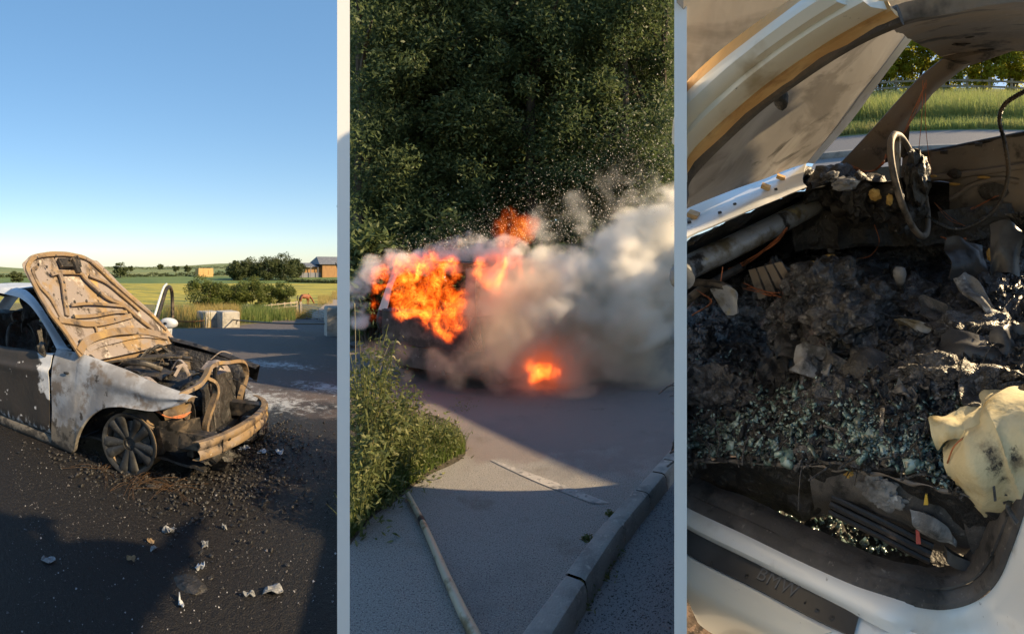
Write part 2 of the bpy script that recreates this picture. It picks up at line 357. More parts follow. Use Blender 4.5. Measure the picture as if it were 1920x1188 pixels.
def tree(name, label, base, h, rad, n, lsize, mat, group=None, clumps=45, seed=0, cat='tree', trunk_r=.14, z0=.32, cr_=.3, M=I4, shell=.5, clip=None):
    o = thing(name, label, cat, M @ Matrix.Translation(base), group)
    g = random.Random(seed); tr = []
    for i in range(6): tr.append(V(g.uniform(-.05,.05)*h*.3*(0 if clip else 1), g.uniform(-.05,.05)*h*.3, h*.8*i/5))
    def tk(m):
        m.tube(tr, lambda t: trunk_r*(1-.8*t), 8, 3)
        for i in range(6):
            b = tr[2].lerp(tr[5], i/6); a = i*2.4+g.random(); q = V(math.cos(a)*rad[0]*.8, math.sin(a)*rad[1]*.8, rad[2]*g.uniform(.1,.6))
            if clip is not None:
                e_ = Vector(base)+b+q
                if not clip[0]+.01 < math.atan2(e_.x, e_.y) < clip[1]-.01: q.x *= -.6; q.y *= .5
                e_ = Vector(base)+b+q
                if not clip[0]+.03 < math.atan2(e_.x, e_.y) < clip[1]-.03: continue
            m.tube([b, b+q*.5+V(0,0,.1*h*.3), b+q], lambda t: trunk_r*.45*(1-.8*t), 5, 3)
    part('trunk', MAT['bark'], o, tk)
    p, e = crown_pts(n, (0,0,h-rad[2]*1.02), rad, clumps, cr_, shell, seed)
    p = p[p[:,2] > .05]
    if clip is not None:
        ww = p+np.array(base)[None]; az = np.arctan2(ww[:,0], ww[:,1]); p = p[(az > clip[0]) & (az < clip[1])]
    v, f = leaves(p, None, np.full(len(p), lsize)); mesh_np('crown', v, f, mat, o)
    return o
def bush(name, label, base, rad, n, lsize, mat, group=None, seed=0, cat='bush', M=I4, clumps=30, cr_=.35, clip=None):
    o = thing(name, label, cat, M @ Matrix.Translation(base), group); g = random.Random(seed)
    def st(m):
        for i in range(7):
            a = g.uniform(0,2*PI); q = V(math.cos(a)*rad[0]*.6, math.sin(a)*rad[1]*.6, rad[2]*g.uniform(.9,1.6)); m.tube([V(q.x*.1,q.y*.1,0), q*.5, q], lambda t: .03*(1-.7*t)*rad[2], 5, 3)
    part('stem', MAT['bark'], o, st)
    p, e = crown_pts(n, (0,0,rad[2]*.95), rad, clumps, cr_, .35, seed); p[:,2] = np.abs(p[:,2])
    if clip is not None:
        ww = p+np.array(base)[None]; az = np.arctan2(ww[:,0], ww[:,1]); p = p[(az > clip[0]) & (az < clip[1])]
    v, f = leaves(p, None, np.full(len(p), lsize)); mesh_np('crown', v, f, mat, o); return o
def blades(pts, h, width, lean=.35, seed=0, n=3):
    """tapering bent blades: quads up to a tip"""
    g = np.random.default_rng(seed); pts = np.asarray(pts, float); k = len(pts)
    h = np.asarray(h)*g.uniform(.55,1.2,k); a = g.uniform(0,2*PI,k); ln = g.uniform(.1,1,k)*lean
    side = np.stack([np.cos(a+PI/2), np.sin(a+PI/2), np.zeros(k)],1); dirv = np.stack([np.cos(a), np.sin(a), np.zeros(k)],1)
    rows = []
    for t in np.linspace(0,1,n+1):
        c = pts+np.array([0,0,1])*(h*t*(1-.25*ln*t))[:,None]+dirv*(ln*h*t*t)[:,None]
        wv = side*(width*(1-t*.92)*.5); rows += [c-wv, c+wv]
    v = np.stack(rows,1).reshape(-1,3); m = 2*(n+1); b = np.arange(k)[:,None]*m
    f = np.concatenate([b+np.array([[2*i,2*i+1,2*i+3,2*i+2]]) for i in range(n)],0)
    return v, f

# ---------------------------------------------------------------- land behind the yard
def lgroup(px, r, dz=0): p = onland(px, r); p.z += dz; return p
for i, (px, r_, h, rx, lab) in enumerate([
    (446,172,8.0,4.0,'round dark field tree at the near end of the clump beside the bale stack'),
    (474,176,8.6,4.4,'dark field tree second in the clump on the ridge'),
    (503,172,9.4,4.6,'broad dark field tree in the middle of the clump'),
    (532,174,10.3,4.6,'tallest field tree of the clump, lit gold on one side'),
    (556,190,8.0,3.8,'field tree of the clump nearest the barn, partly behind its roof')]):
    tree('field_tree', lab, lgroup(px, r_), h, (rx*1.25,rx*1.1,h*.52), 7500, .46, MAT['leaf_far'], 'trees of the clump on the ridge', 60, 20+i, trunk_r=.3, cr_=.36)
for i, (px, r_, h, lab) in enumerate([(226,190,6.5,'small round tree behind the raised bonnet edge on the skyline'),(30,150,4.2,'low dark tree on the skyline above the roof of the burnt car'),(330,260,4.6,'small dark tree left of the bale stack'),
        (352,270,4.4,'small tree close beside the bale stack'),(300,330,5.0,'far small tree on the pale field above the open door'),(245,300,4.2,'far hedge tree to the side of the bonnet'),(604,300,9,'tree rising behind the barn roof ridge')]):
    tree('skyline_tree', lab, lgroup(px, r_), h, (h*.55,h*.55,h*.45), 1500, .6, MAT['leaf_far'], 'trees along the skyline', 18, 40+i, trunk_r=.2, cr_=.4)
def hedgerow(px0, px1, r0, r1, h, n, label, seed):
    v0, v1 = onland(px0, r0), onland(px1, r1); g = np.random.default_rng(seed)
    t = g.random(n); p = np.array(v0)[None]*(1-t[:,None])+np.array(v1)[None]*t[:,None]
    hh = h*(.6+.4*np.sin(t*37+seed)*np.sin(t*91)); p += g.normal(size=(n,3))*[.6,.6,0]
    for i in range(n):
        a = (math.atan2(p[i,0],p[i,1])); p[i,2] = G(a, math.hypot(p[i,0],p[i,1]))+g.random()**.7*hh[i]
    v, f = leaves(p, None, np.full(n, .55)); o = mesh_np('hedgerow', v, f, MAT['leaf_far']); tag(o, label, 'hedge', 'hedgerows across the fields')
hedgerow(-120, 436, 195, 215, 2.2, 5200, 'dark hedgerow between the green field and the pale hill field', 1)
hedgerow(200, 436, 430, 400, 3.2, 2600, 'far hedgerow near the top of the pale hill', 2)
hedgerow(540, 640, 160, 150, 1.3, 1600, 'low hedge at the foot of the barn', 3)
# stack of straw bales
mk('straw', (.42,.27,.11), .9, layers=[((.55,.36,.15), 4, .45, .6), ((.25,.15,.07), 7, .55, .7)], bump=(9,.1,5))
bs = thing('bale_stack', 'tall stack of orange straw bales standing in the far field', 'straw stack', Matrix.Translation(lgroup(383,200)) @ Matrix.Rotation(R(62),4,'Z'))
bale = None
for k in range(4):
    for i in range(3):
        for j in range(2):
            if bale is None:
                m = MB(); m.box((0,0,0), (2.3,1.9,.92)); bale = m.build('bale', MAT['straw'], bs, smooth=False); q = bale
            else: q = bale.copy(); C.objects.link(q)
            q.location = ((i-1)*2.36+random.uniform(-.06,.06), (j-.5)*1.96+random.uniform(-.06,.06), .46+k*.95)
# barn
mk('barn_roof', (.10,.11,.13), .6, layers=[((.16,.17,.19), 2, .45, .6)], bump=(2,.05,2))
mk('barn_boards', (.30,.17,.07), .85, layers=[((.2,.11,.05), 1.3, .5, .65, {'stretch':(4,4,.3)})])
mk('barn_grey', (.16,.17,.2), .7)
bn = thing('barn', 'long low farm barn with dark grey roof and timber boarded side', 'barn', Matrix.Translation(lgroup(552,190)) @ Matrix.Rotation(-AL+R(6),4,'Z') @ Matrix.Scale(1.15,4))
part('wall', MAT['barn_boards'], bn, lambda m: m.box((9,4,2.6),(18,8,2.6)), smooth=False)
part('lower_wall', MAT['barn_grey'], bn, lambda m: m.box((7,-.1,1.0),(14,.3,1.8)), smooth=False)
part('roof', MAT['barn_roof'], bn, lambda m: m.prism([V(-.6,-1,4.2),V(4,4,5.4),V(-.6,9,4.2),V(-.6,9,4.0),V(4,4,5.1),V(-.6,-1,4.0)], (0,0,0)) if 0 else m.add([V(-.6,-1.2,4.1),V(12,-1.2,4.1),V(12,4,5.6),V(-.6,4,5.6),V(-.6,9,4.1),V(12,9,4.1)],[(0,1,2,3),(3,2,5,4)]), smooth=False)
part('high_roof', MAT['barn_roof'], bn, lambda m: m.add([V(9,-2.5,5.0),V(26,-2.5,5.0),V(26,3.5,8.0),V(10.5,3.5,8.0),V(9,9,5.0),V(26,9,5.0)],[(0,1,2,3),(3,2,5,4),(0,3,4)]), smooth=False)
part('high_wall', MAT['barn_boards'], bn, lambda m: m.box((18,3,2.5),(15,9.5,5.2)), smooth=False)
for i in range(6): part('post', MAT['barn_grey'], bn, lambda m: m.box((i*2.9+.3,-1.0,2.05),(.22,.22,4.1)), smooth=False)
# big hedge shrub behind the blocks, tall grass round them
for i, (px, r_, rx, rz, lab) in enumerate([(388,44,2.0,1.55,'big green shrub behind the concrete blocks, leafiest and tallest'),(432,46,2.0,1.35,'yellow-green shrub in the middle of the row behind the concrete blocks'),
        (476,47,2.1,1.45,'loose yellow-green shrub behind the wooden fence, middle of the row'),(522,48,1.9,1.2,'loose shrub nearest the field gate')]):
    bush('hedge_shrub', lab, lgroup(px, r_), (rx*1.2,rx*.9,rz*1.3), 7000, .14, MAT['leaf_shrub'], 'shrubs along the field edge', 60+i)
def grass_zone(name, label, spots, n, h, w_, mat, seed, kindcat='grass'):
    g = np.random.default_rng(seed); P = []; Hs = []
    for _ in range(n):
        px, r_, sx, sr = spots[g.integers(len(spots))]
        px += g.uniform(-sx, sx); r_ += g.uniform(-sr, sr); a = min((px-960)/F, R(-21.6)); P.append((r_*math.sin(a), r_*math.cos(a), G(a, r_)-.02)); Hs.append(h)
    v, f = blades(P, np.array(Hs), w_, .45, seed); o = mesh_np(name, v, f, mat); tag(o, label, kindcat, kind='stuff')
grass_zone('tall_grass', 'dry golden tall grass round the concrete blocks', [(350,29,45,4),(395,33,45,5),(430,31,20,3)], 5200, 1.25, .035, MAT['straw_grass'], 1)
grass_zone('tall_grass', 'tall green grass behind the blocks and along the cable', [(470,34,40,4),(510,37,45,4),(330,34,40,6)], 4200, 1.2, .035, MAT['green_grass'], 2)
grass_zone('tall_grass', 'golden grass beside the farm track', [(555,38,30,2),(610,70,14,12),(630,85,8,14),(540,41,12,2)], 3800, .8, .035, MAT['straw_grass'], 3)
# concrete blocks and the cable between them
mk('concrete', (.36,.35,.33), .9, layers=[((.24,.235,.22), 3, .45, .65), ((.45,.42,.36), 9, .55, .7), ((.12,.12,.11), 14, .64, .75)], bump=(40,.006,6))
def block(px, r_, size, rz, label):
    o = thing('concrete_block', label, 'concrete block', Matrix.Translation(lgroup(px, r_)) @ Matrix.Rotation(-(px-960)/F+R(rz),4,'Z'), 'concrete blocks closing the yard')
    def f(m):
        x, y, z = size[0]/2, size[1]/2, size[2]; c = .05
        for (z0, z1, s0, s1) in ((-.2, z-c, 1, 1), (z-c, z, 1, .9)):
            m.add([V(x*s0,-y*s0,z0),V(x*s0,y*s0,z0),V(-x*s0,y*s0,z0),V(-x*s0,-y*s0,z0),V(x*s1,-y*s1,z1),V(x*s1,y*s1,z1),V(-x*s1,y*s1,z1),V(-x*s1,-y*s1,z1)],[(0,1,5,4),(1,2,6,5),(2,3,7,6),(3,0,4,7),(4,5,6,7)])
    part('body', MAT['concrete'], o, f, smooth=False)
    part('lifting_eye', MAT['steel_dark'], o, lambda m: m.tube([V(size[0]*.3,-size[1]/2-.01,z) for z in (.25,.4)]+[V(size[0]*.3+.1,-size[1]/2-.05,.45)], .025, 6, 3))
    return o
block(391, 26, (.95,1.1,.95), 28, 'paler concrete block further from the wooden fence, beside dry grass')
block(426, 25.6, (1.05,1.1,.95), 24, 'grey concrete block nearest the fence with the steel cable fixed to it')
block(632, 15.5, (.8,.9,1.0), 8, 'concrete block at the far end of the cable, cut by the white board')
mk('rust', (.22,.09,.04), .85, layers=[((.1,.05,.03), 20, .5, .65)])
def cable(p, q, sag, label, mat, name='cable'):
    mid = (p+q)/2; mid.z -= sag; m = MB(); m.tube([p, mid, q], .035, 6, 10); tag(m.build(name, mat), label, 'cable', 'cables strung between the blocks')
cable(lgroup(437,25.1,.45), lgroup(626,15.2,.42), .06, 'dark steel cable strung across the track entrance', MAT['steel_dark'])
cable(lgroup(330,25,.38), lgroup(385,25.4,.42), .05, 'short rusty cable in the dry grass by the paler block', MAT['rust'])
# post and rail fence, field gate
mk('old_timber', (.33,.28,.22), .85, layers=[((.2,.16,.12), 5, .5, .65, {'stretch':(1,1,.2)}), ((.45,.4,.33), 9, .55, .7)])
mk('galv', (.45,.46,.47), .45, .8, layers=[((.3,.28,.27), 4, .5, .65)])
fo = lgroup(495,40); fe = lgroup(556,44); fd = fe-fo; fa = math.atan2(fd.y, fd.x); fl = math.hypot(fd.x, fd.y)
fn = thing('timber_fence', 'short weathered post and rail fence beside the field gate', 'fence', Matrix.Translation(fo) @ Matrix.Rotation(fa,4,'Z'))
for i in range(6): part('post', MAT['old_timber'], fn, lambda m: m.box((fl*i/5,0,.5),(.13,.12,1.15+.05*(i % 2)), None), smooth=False)
for k in range(3): part('rail', MAT['old_timber'], fn, lambda m: m.box((fl/2,-.08,.3+.34*k),(fl+.1,.05,.11), None), smooth=False)
go = lgroup(565,38); ge = lgroup(640,30); gd = ge-go; ga = math.atan2(gd.y, gd.x); gl_ = math.hypot(gd.x, gd.y)
gt = thing('field_gate', 'galvanised tubular field gate standing open along the track', 'gate', Matrix.Translation(go) @ Matrix.Rotation(ga,4,'Z'))
part('hanging_post', MAT['old_timber'], gt, lambda m: m.box((-.2,0,.6),(.2,.2,1.4)), smooth=False)
for k in range(6): part('rail', MAT['galv'], gt, lambda m: m.tube([V(0,0,.2+k*.19), V(gl_*.98,0,.2+k*.19)], .022, 6, 1))
for k in range(3): part('upright', MAT['galv'], gt, lambda m: m.tube([V(gl_*.49*k,0,.18), V(gl_*.49*k,0,1.17)], .024, 6, 1))
part('brace', MAT['galv'], gt, lambda m: m.tube([V(0,0,.2), V(gl_*.49,0,1.15)], .018, 6, 1))
# grazing horse
mk('horse_coat', (.23,.075,.025), .6, layers=[((.12,.04,.02), 3, .5, .65)])
mk('horse_dark', (.03,.02,.015), .7)
def skin(name, verts, edges, mat, parent):
    me = bpy.data.meshes.new(name); me.from_pydata([v[0] for v in verts], edges, []); o = bpy.data.objects.new(name, me); C.objects.link(o); o.parent = parent
    md = o.modifiers.new('skin', 'SKIN'); md.use_smooth_shade = True
    for i, v in enumerate(verts): me.skin_vertices[0].data[i].radius = (v[1], v[1] if len(v) < 3 else v[2])
    me.skin_vertices[0].data[0].use_root = True
    s = o.modifiers.new('sub', 'SUBSURF'); s.levels = 1; s.render_levels = 1
    me.materials.append(mat); return o
hs = thing('horse', 'brown horse grazing behind the field gate', 'horse', Matrix.Translation(lgroup(571,58)) @ Matrix.Rotation(-AL+R(20),4,'Z'))
hv = [((0,0,1.15),.33,.3),((-.45,0,1.17),.33,.3),((-.8,0,1.2),.26,.24),((.42,0,1.16),.31,.27),((.72,0,1.18),.22,.2),((1.05,0,.92),.15,.12),((1.3,0,.6),.11,.1),((1.42,0,.36),.12,.1),((1.62,0,.14),.07,.07)]
he = [(0,1),(1,2),(0,3),(3,4),(4,5),(5,6),(6,7),(7,8)]
for s in (-1,1):
    n = len(hv); hv += [((.55,s*.15,.85),.12),((.56,s*.16,.5),.07),((.55,s*.16,.25),.05),((.58,s*.16,.04),.06)]; he += [(3,n),(n,n+1),(n+1,n+2),(n+2,n+3)]
    n = len(hv); hv += [((-.72,s*.16,.85),.16),((-.64,s*.16,.62),.09),((-.86,s*.16,.42),.06),((-.82,s*.16,.2),.045),((-.78,s*.16,.04),.06)]; he += [(2,n),(n,n+1),(n+1,n+2),(n+2,n+3),(n+3,n+4)]
skin('body', hv, he, MAT['horse_coat'], hs)
part('mane', MAT['horse_dark'], hs, lambda m: m.tube([V(.6,0,1.45),V(.95,0,1.12),V(1.22,0,.76)], .06, 6, 4, flat=.4))
part('tail', MAT['horse_dark'], hs, lambda m: m.tube([V(-1.0,0,1.3),V(-1.14,0,1.05),V(-1.12,0,.55)], lambda t: .07*(1-.6*abs(t-.4)), 6, 4))
for s in (-1,1): part('ear', MAT['horse_coat'], hs, lambda m: m.tube([V(1.36,s*.07,.52),V(1.28,s*.1,.66)], lambda t: .035*(1-.9*t), 5, 1))
# ---------------------------------------------------------------- the burnt out car
OC = V(-.356,3.531,0)
MC1 = ML @ Matrix.Translation(OC) @ Matrix.Rotation(R(-30),4,'Z')
MC1i = MC1.inverted()
def hit(M, px, py, P, n):                                             # where the sight line meets a plane given in the thing's own frame
    Mi = M.inverted(); o = Mi @ V(0,0,EYE); d = (Mi.to_3x3() @ wdir(px, py)); P = Vector(P); n = Vector(n)
    return o+d*((P-o).dot(n)/d.dot(n))
mk('burnt_paint', (.33,.35,.385), .5, spec=.5, layers=[
    ((.20,.205,.22), 3, .42, .58, {'rough':.7}), ((.14,.12,.105), 4.5, .53, .64, {'rough':.8}),
    ((.46,.48,.52), 7, .58, .7), ((.035,.032,.03), 7, .58, .68, {'rough':.85}),
    ((.12,.11,.095), 9, .55, .75, {'grad':(0,0,-1.1),'off':.42,'rough':.85}), ((.035,.033,.03), 16, .64, .8, {'grad':(0,0,-1.2),'off':.32,'rough':.85})], bump=((30,.0015,5),(6,.004,3)))
mk('burnt_door', (.035,.03,.027), .7, layers=[((.03,.027,.025), 5, .45, .6), ((.55,.57,.6), 8, .55, .68, {'grad':(1.6,0,1.0),'off':1.02}), ((.55,.55,.56), 12, .66, .72), ((.40,.41,.43), 15, .55, .72, {'grad':(0,0,-2.5),'off':.42,'stretch':(1,1,.35)}), ((.025,.024,.023), 14, .6, .75, {'grad':(0,0,-3),'off':.3})], bump=((24,.003,5),))
mk('burnt_roof', (.42,.46,.52), .5, layers=[((.52,.56,.62), 4, .45, .6), ((.2,.18,.16), 9, .62, .72)], bump=(20,.002,4))
mk('alloy', (.03,.032,.035), .55, .35, layers=[((.08,.085,.088), 12, .5, .7), ((.014,.014,.014), 6, .5, .65), ((.22,.23,.23), 40, .66, .74)], bump=(60,.001,4))
car1 = thing('burnt_car', 'burnt-out pale saloon car with its bonnet raised, resting on bare wheel rims', 'car', MC1)
X_ = [-.83,-.70,-.56,-.52,-.45,-.36,-.22,-.05,.11,.26,.38,.46,.53]
ZB = [.05,.02,.03,.15,.28,.38,.475,.52,.53,.54,.585,.62,.655]
ZT = [.88,.872,.865,.862,.855,.845,.82,.785,.75,.72,.695,.68,.668]
def YB(x): return -.045-.02*math.exp(-((x+.02)/.45)**2)
rows = []
rows.append([V(x, YB(x)+.03, b) for x, b in zip(X_, ZB)])
rows.append([V(x, YB(x), b+.004) for x, b in zip(X_, ZB)])
for t, y in ((.10,-.05),(.35,-.042),(.62,-.052),(.84,-.03),(.95,.0)):
    rows.append([V(x, y+.05*max(0,(x-.15))**1.5, b+(t_-b)*t) for x, b, t_ in zip(X_, ZB, ZT)])
rows.append([V(x, .035+.06*max(0,(x-.15)), t_) for x, t_ in zip(X_, ZT)])
rows.append([V(x, .11+.06*max(0,(x-.15)), t_-.025) for x, t_ in zip(X_, ZT)])
dent = lambda p: .006*fbm(p, 4, 2, 3)
part('wing', MAT['burnt_paint'], car1, lambda m: m.loft(rows, 4, 4, .004, dent))
part('side_repeater_hole', MAT['char'], car1, lambda m: m.blob((-.64,-.052,.70), (.035,.006,.012), .3, 3, 2))
XD = [-1.95,-1.6,-1.25,-.98,-.855]
def drow(y, z): return [V(x, y, zz) for x, zz in zip(XD, z)]
drows = [drow(-.0,[.10]*5), drow(-.04,[.14]*5), drow(-.05,[.34]*5), drow(-.055,[.55,.56,.57,.58,.58]), drow(-.065,[.63,.64,.655,.67,.68]), drow(-.035,[.67,.68,.695,.71,.72]), drow(-.01,[.775,.785,.80,.81,.82]), drow(.03,[.79,.80,.815,.825,.835])]
dr1 = part('front_door', MAT['burnt_door'], car1, lambda m: m.loft(drows, 4, 3, .004, dent))
dr1['label'] = 'scorched front door, black below and pale along its front edge'
part('handle', MAT['char'], dr1, lambda m: m.tube([V(-1.86,-.06,.66),V(-1.78,-.09,.665),V(-1.68,-.06,.67)], .014, 8, 4))
part('mirror_stump', MAT['char'], dr1, lambda m: (m.blob((-.98,-.02,.87),(.05,.04,.06),.5,2.5,3,5), m.tube([V(-.95,0,.80),V(-.99,-.04,.84),V(-1.0,-.05,.9)],.02,6,3)))
XS = [-3.0,-2.4,-1.8,-1.2,-.66]
part('sill', MAT['burnt_paint'], car1, lambda m: m.loft([[V(x,.06,.0) for x in XS],[V(x,-.02,.0) for x in XS],[V(x,-.04,.05) for x in XS],[V(x,-.02,.095) for x in XS],[V(x,.06,.11) for x in XS]], 4, 3, .003, dent))
# near A pillar and roof
po = [(-.83,.03,.85),(-.94,.12,.87),(-1.08,.125,1.03),(-1.28,.14,1.2),(-1.44,.16,1.275),(-1.6,.18,1.31),(-2.1,.2,1.345),(-2.6,.2,1.33),(-3.0,.18,1.2),(-3.35,.14,.93)]
pi_ = [(-.72,.10,.865),(-.88,.2,.865),(-1.09,.215,1.055),(-1.29,.24,1.225),(-1.47,.27,1.335),(-1.66,.3,1.385),(-2.1,.32,1.405),(-2.6,.32,1.39),(-3.1,.3,1.26),(-3.5,.26,.98)]
pm = [tuple((Vector(a)+Vector(b))/2+V(0,-.025,.015)) for a, b in zip(po, pi_)]
part('roof_pillar', MAT['burnt_roof'], car1, lambda m: m.loft([po, pm, pi_], 4, 4, .01))
far = [(x, 1.6-y, z) for x, y, z in po]; fari = [(x, 1.6-y, z) for x, y, z in pi_]
part('roof_pillar', MAT['burnt_roof'], car1, lambda m: m.loft([fari, [tuple((Vector(a)+Vector(b))/2+V(0,.02,.015)) for a, b in zip(far, fari)], far], 4, 4, .01))
rr_ = [[V(x, y, z+.025*math.sin(PI*(y-.3)/1.0)) for y in (.30,.55,.8,1.05,1.30)] for x, z in ((-1.66,1.385),(-2.1,1.405),(-2.6,1.39),(-3.0,1.29))]
part('roof', MAT['burnt_roof'], car1, lambda m: m.loft(rr_, 3, 4, .004))
part('windscreen_base', MAT['char_metal'], car1, lambda m: m.tube([V(-.86,.2,.86),V(-.74,.8,.88),V(-.86,1.4,.86)], .03, 8, 5))
part('windscreen_header', MAT['char_metal'], car1, lambda m: m.tube([V(-1.66,.3,1.37),V(-1.6,.8,1.40),V(-1.66,1.3,1.37)], .025, 8, 5))
# tail end, seen only from beside the photograph's place
XQ = [-3.75,-3.4,-3.0,-2.7,-2.3,-1.96]
zq = [.42,.45,.50,.42,.12,.1]
part('rear_quarter', MAT['burnt_paint'], car1, lambda m: m.loft([[V(x,.0,z) for x,z in zip(XQ,zq)],[V(x,-.05,max(z,.5)+.04) for x,z in zip(XQ,zq)],[V(x,-.05,.66) for x in XQ],[V(x,.03,.79) for x in XQ],[V(x,.12,.82) for x in XQ]],3,3,.004,dent))
part('boot_lid', MAT['burnt_paint'], car1, lambda m: m.loft([[V(-3.45,y,.95) for y in (.2,.8,1.4)],[V(-3.8,y,.93) for y in (.15,.8,1.45)],[V(-3.9,y,.7) for y in (.1,.8,1.5)],[V(-3.9,y,.3) for y in (.1,.8,1.5)]],4,4,.004))
part('rear_quarter', MAT['burnt_paint'], car1, lambda m: m.loft([[V(x,1.62,z+.02) for x,z in zip(XQ,zq)],[V(x,1.64,.66) for x in XQ],[V(x,1.5,.82) for x in XQ]],3,3,.004,dent))
# bonnet: outer skin, pressed inner frame
BN = V(math.sin(R(58)),0,math.cos(R(58))); BP = V(-.50,.02,.82)
def bn(px, py, d=0.0): return hit(MC1, px, py, BP+BN*d, BN)
bl = [(158,680),(146,655),(118,618),(90,585),(66,545),(50,515),(42,496)]
bt = [(55,483),(70,473),(100,470),(130,471),(155,478)]
brt = [(330,642),(322,628),(306,608),(282,582),(252,556),(222,528),(186,492)]
tipL, tipR = [bn(*p) for p in bl], [bn(*p) for p in brt]
crown_ = [0,.012,.02,.026,.03,.028,.022]
brow = []
for i, (a, b) in enumerate(zip(tipL, tipR)): brow.append([a.lerp(b, t)-BN*(crown_[i]*4*t*(1-t)) for t in (0,.15,.35,.5,.65,.85,1)])
tc_ = [bn(48,487), bn(62,476), bn(90,471), bn(118,470), bn(138,472), bn(158,479), bn(180,488)]
brow.append([p-BN*.01 for p in tc_])
bonnet = part('bonnet', MAT['ash_panel'], car1, lambda m: m.loft(brow, 5, 5, .004, lambda p: .008*fbm(p,3.5,2,9)))
bonnet['label'] = 'raised bonnet seen from below, scorched tan and grey'
def rib(name, pts, r_, d=.012, flat=.45, mat='rust_tan'):
    P = [bn(*p, d) for p in pts]
    part(name, MAT[mat], bonnet, lambda m: m.tube(P, r_*.55, 4, 5, flat=2.5, up=BN))
rib('edge_rib', [(152,668),(122,622),(94,586),(72,548),(56,515),(52,500),(66,482),(100,477),(132,478),(168,488),(214,530),(250,562),(284,590),(312,618)], .022, flat=.3)
rib('inner_rib', [(70,500),(62,508),(74,535),(96,560),(112,590),(122,602)], .017)
rib('inner_rib', [(112,512),(118,530),(122,560),(126,592)], .024)
rib('inner_rib', [(96,514),(112,511),(150,512),(160,522),(185,545),(204,560),(228,570),(246,584)], .022)
rib('inner_rib', [(168,516),(200,530),(232,556),(262,582)], .02)
rib('inner_rib', [(110,600),(140,604),(165,608),(200,604),(246,592)], .028)
rib('inner_rib', [(133,572),(165,569),(200,571),(232,574)], .016)
rib('inner_rib', [(140,594),(175,592),(215,585),(238,585)], .018)
rib('inner_rib', [(244,582),(262,598),(288,618)], .022)
rib('inner_rib', [(172,606),(180,614),(182,622)], .012)
rib('hinge_rib', [(148,660),(160,642),(185,630),(220,622),(270,622),(312,632)], .038, .02)
rib('hinge_rib', [(156,664),(180,650),(215,640),(265,630),(308,634)], .018, .01, mat='ash_panel')
part('latch', MAT['char_metal'], bonnet, lambda m: (m.box(bn(124,493,.02), (.03,.19,.10), Matrix.Rotation(R(-32),4,'Y')), m.box(bn(142,498,.04), (.05,.06,.16), Matrix.Rotation(R(-25),4,'Y')), m.tube([bn(130,488,.05), bn(145,480,.06), bn(152,500,.04)], .01, 6, 3)))
for k, (px, py, s) in enumerate([(120,530,.02),(122,545,.018),(124,560,.02),(125,575,.018),(140,566,.02),(162,565,.022),(188,550,.02),(72,496,.016),(88,500,.014),(215,600,.02),(70,483,.014),(105,480,.016),(150,640,.02),(138,593,.02)]):
    part('hole', MAT['char'], bonnet, lambda m: m.blob(bn(px,py,.018), (.012,s*.6,s), .2, 2, 2, k))
# hood hinge mess, scuttle, wipers
part('scuttle', MAT['rust_tan'], car1, lambda m: m.loft([[V(-.78,y,.80) for y in (.1,.5,1.0,1.5)],[V(-.62,y,.80+.02*math.sin(y*5)) for y in (.1,.5,1.0,1.5)],[V(-.52,y,.72) for y in (.12,.5,1.0,1.48)]],5,4,.01,lambda p:.01*fbm(p,9,3)))
part('hinge', MAT['char_metal'], car1, lambda m: (m.box((-.56,.12,.76),(.12,.03,.2),Matrix.Rotation(R(25),4,'Y')), m.tube([V(-.62,.1,.72),V(-.55,.11,.85),V(-.6,.09,.98)],.018,6,3)))
part('hinge', MAT['char_metal'], car1, lambda m: (m.box((-.56,1.46,.76),(.12,.03,.2),Matrix.Rotation(R(25),4,'Y')), m.tube([V(-.62,1.46,.72),V(-.5,1.48,.8),V(-.45,1.5,.7)],.02,6,3)))
# engine bay
part('inner_wing', MAT['char'], car1, lambda m: m.loft([[V(x,.14,z) for x,z in ((-.7,.8),(-.2,.76),(.2,.68),(.45,.6))],[V(x,.24,.55) for x in (-.7,-.2,.2,.45)],[V(x,.3,.25) for x in (-.7,-.2,.2,.45)]],5,4,.01,lambda p:.03*fbm(p,5,3,1)))
part('inner_wing', MAT['char'], car1, lambda m: m.loft([[V(x,1.46,z) for x,z in ((-.7,.78),(-.2,.72),(.2,.66),(.45,.56))],[V(x,1.38,.5) for x in (-.7,-.2,.2,.45)],[V(x,1.3,.2) for x in (-.7,-.2,.2,.45)]],5,4,.01,lambda p:.03*fbm(p,5,3,2)))
part('bulkhead', MAT['char'], car1, lambda m: m.loft([[V(-.74,y,.78) for y in (.1,.8,1.5)],[V(-.66,y,.4) for y in (.1,.8,1.5)],[V(-.6,y,.12) for y in (.1,.8,1.5)]],6,6,.01,lambda p:.04*fbm(p,6,3,4)))
part('undertray', MAT['char'], car1, lambda m: m.loft([[V(x,y,.12) for y in (.1,.5,1.0,1.5)] for x in (-.7,-.2,.2,.6)],5,5,.02,lambda p:.06*fbm(p,5,4,5)))
eng = part('engine', MAT['char'], car1, lambda m: (m.blob((-.12,.72,.42),(.42,.24,.24),.35,2.2,4,11), m.blob((.1,.78,.5),(.22,.2,.14),.5,3,4,12), m.blob((-.32,.62,.58),(.24,.2,.10),.5,3.5,4,13)))
part('cover', MAT['char_metal'], eng, lambda m: m.loft([[V(-.5,.45,.68),V(-.3,.45,.68),V(.0,.47,.63)],[V(-.5,.62,.72),V(-.3,.62,.71),V(.02,.62,.66)],[V(-.5,.8,.68),V(-.3,.8,.68),V(.0,.78,.62)]],5,5,.02,lambda p:.03*fbm(p,8,3,6)))
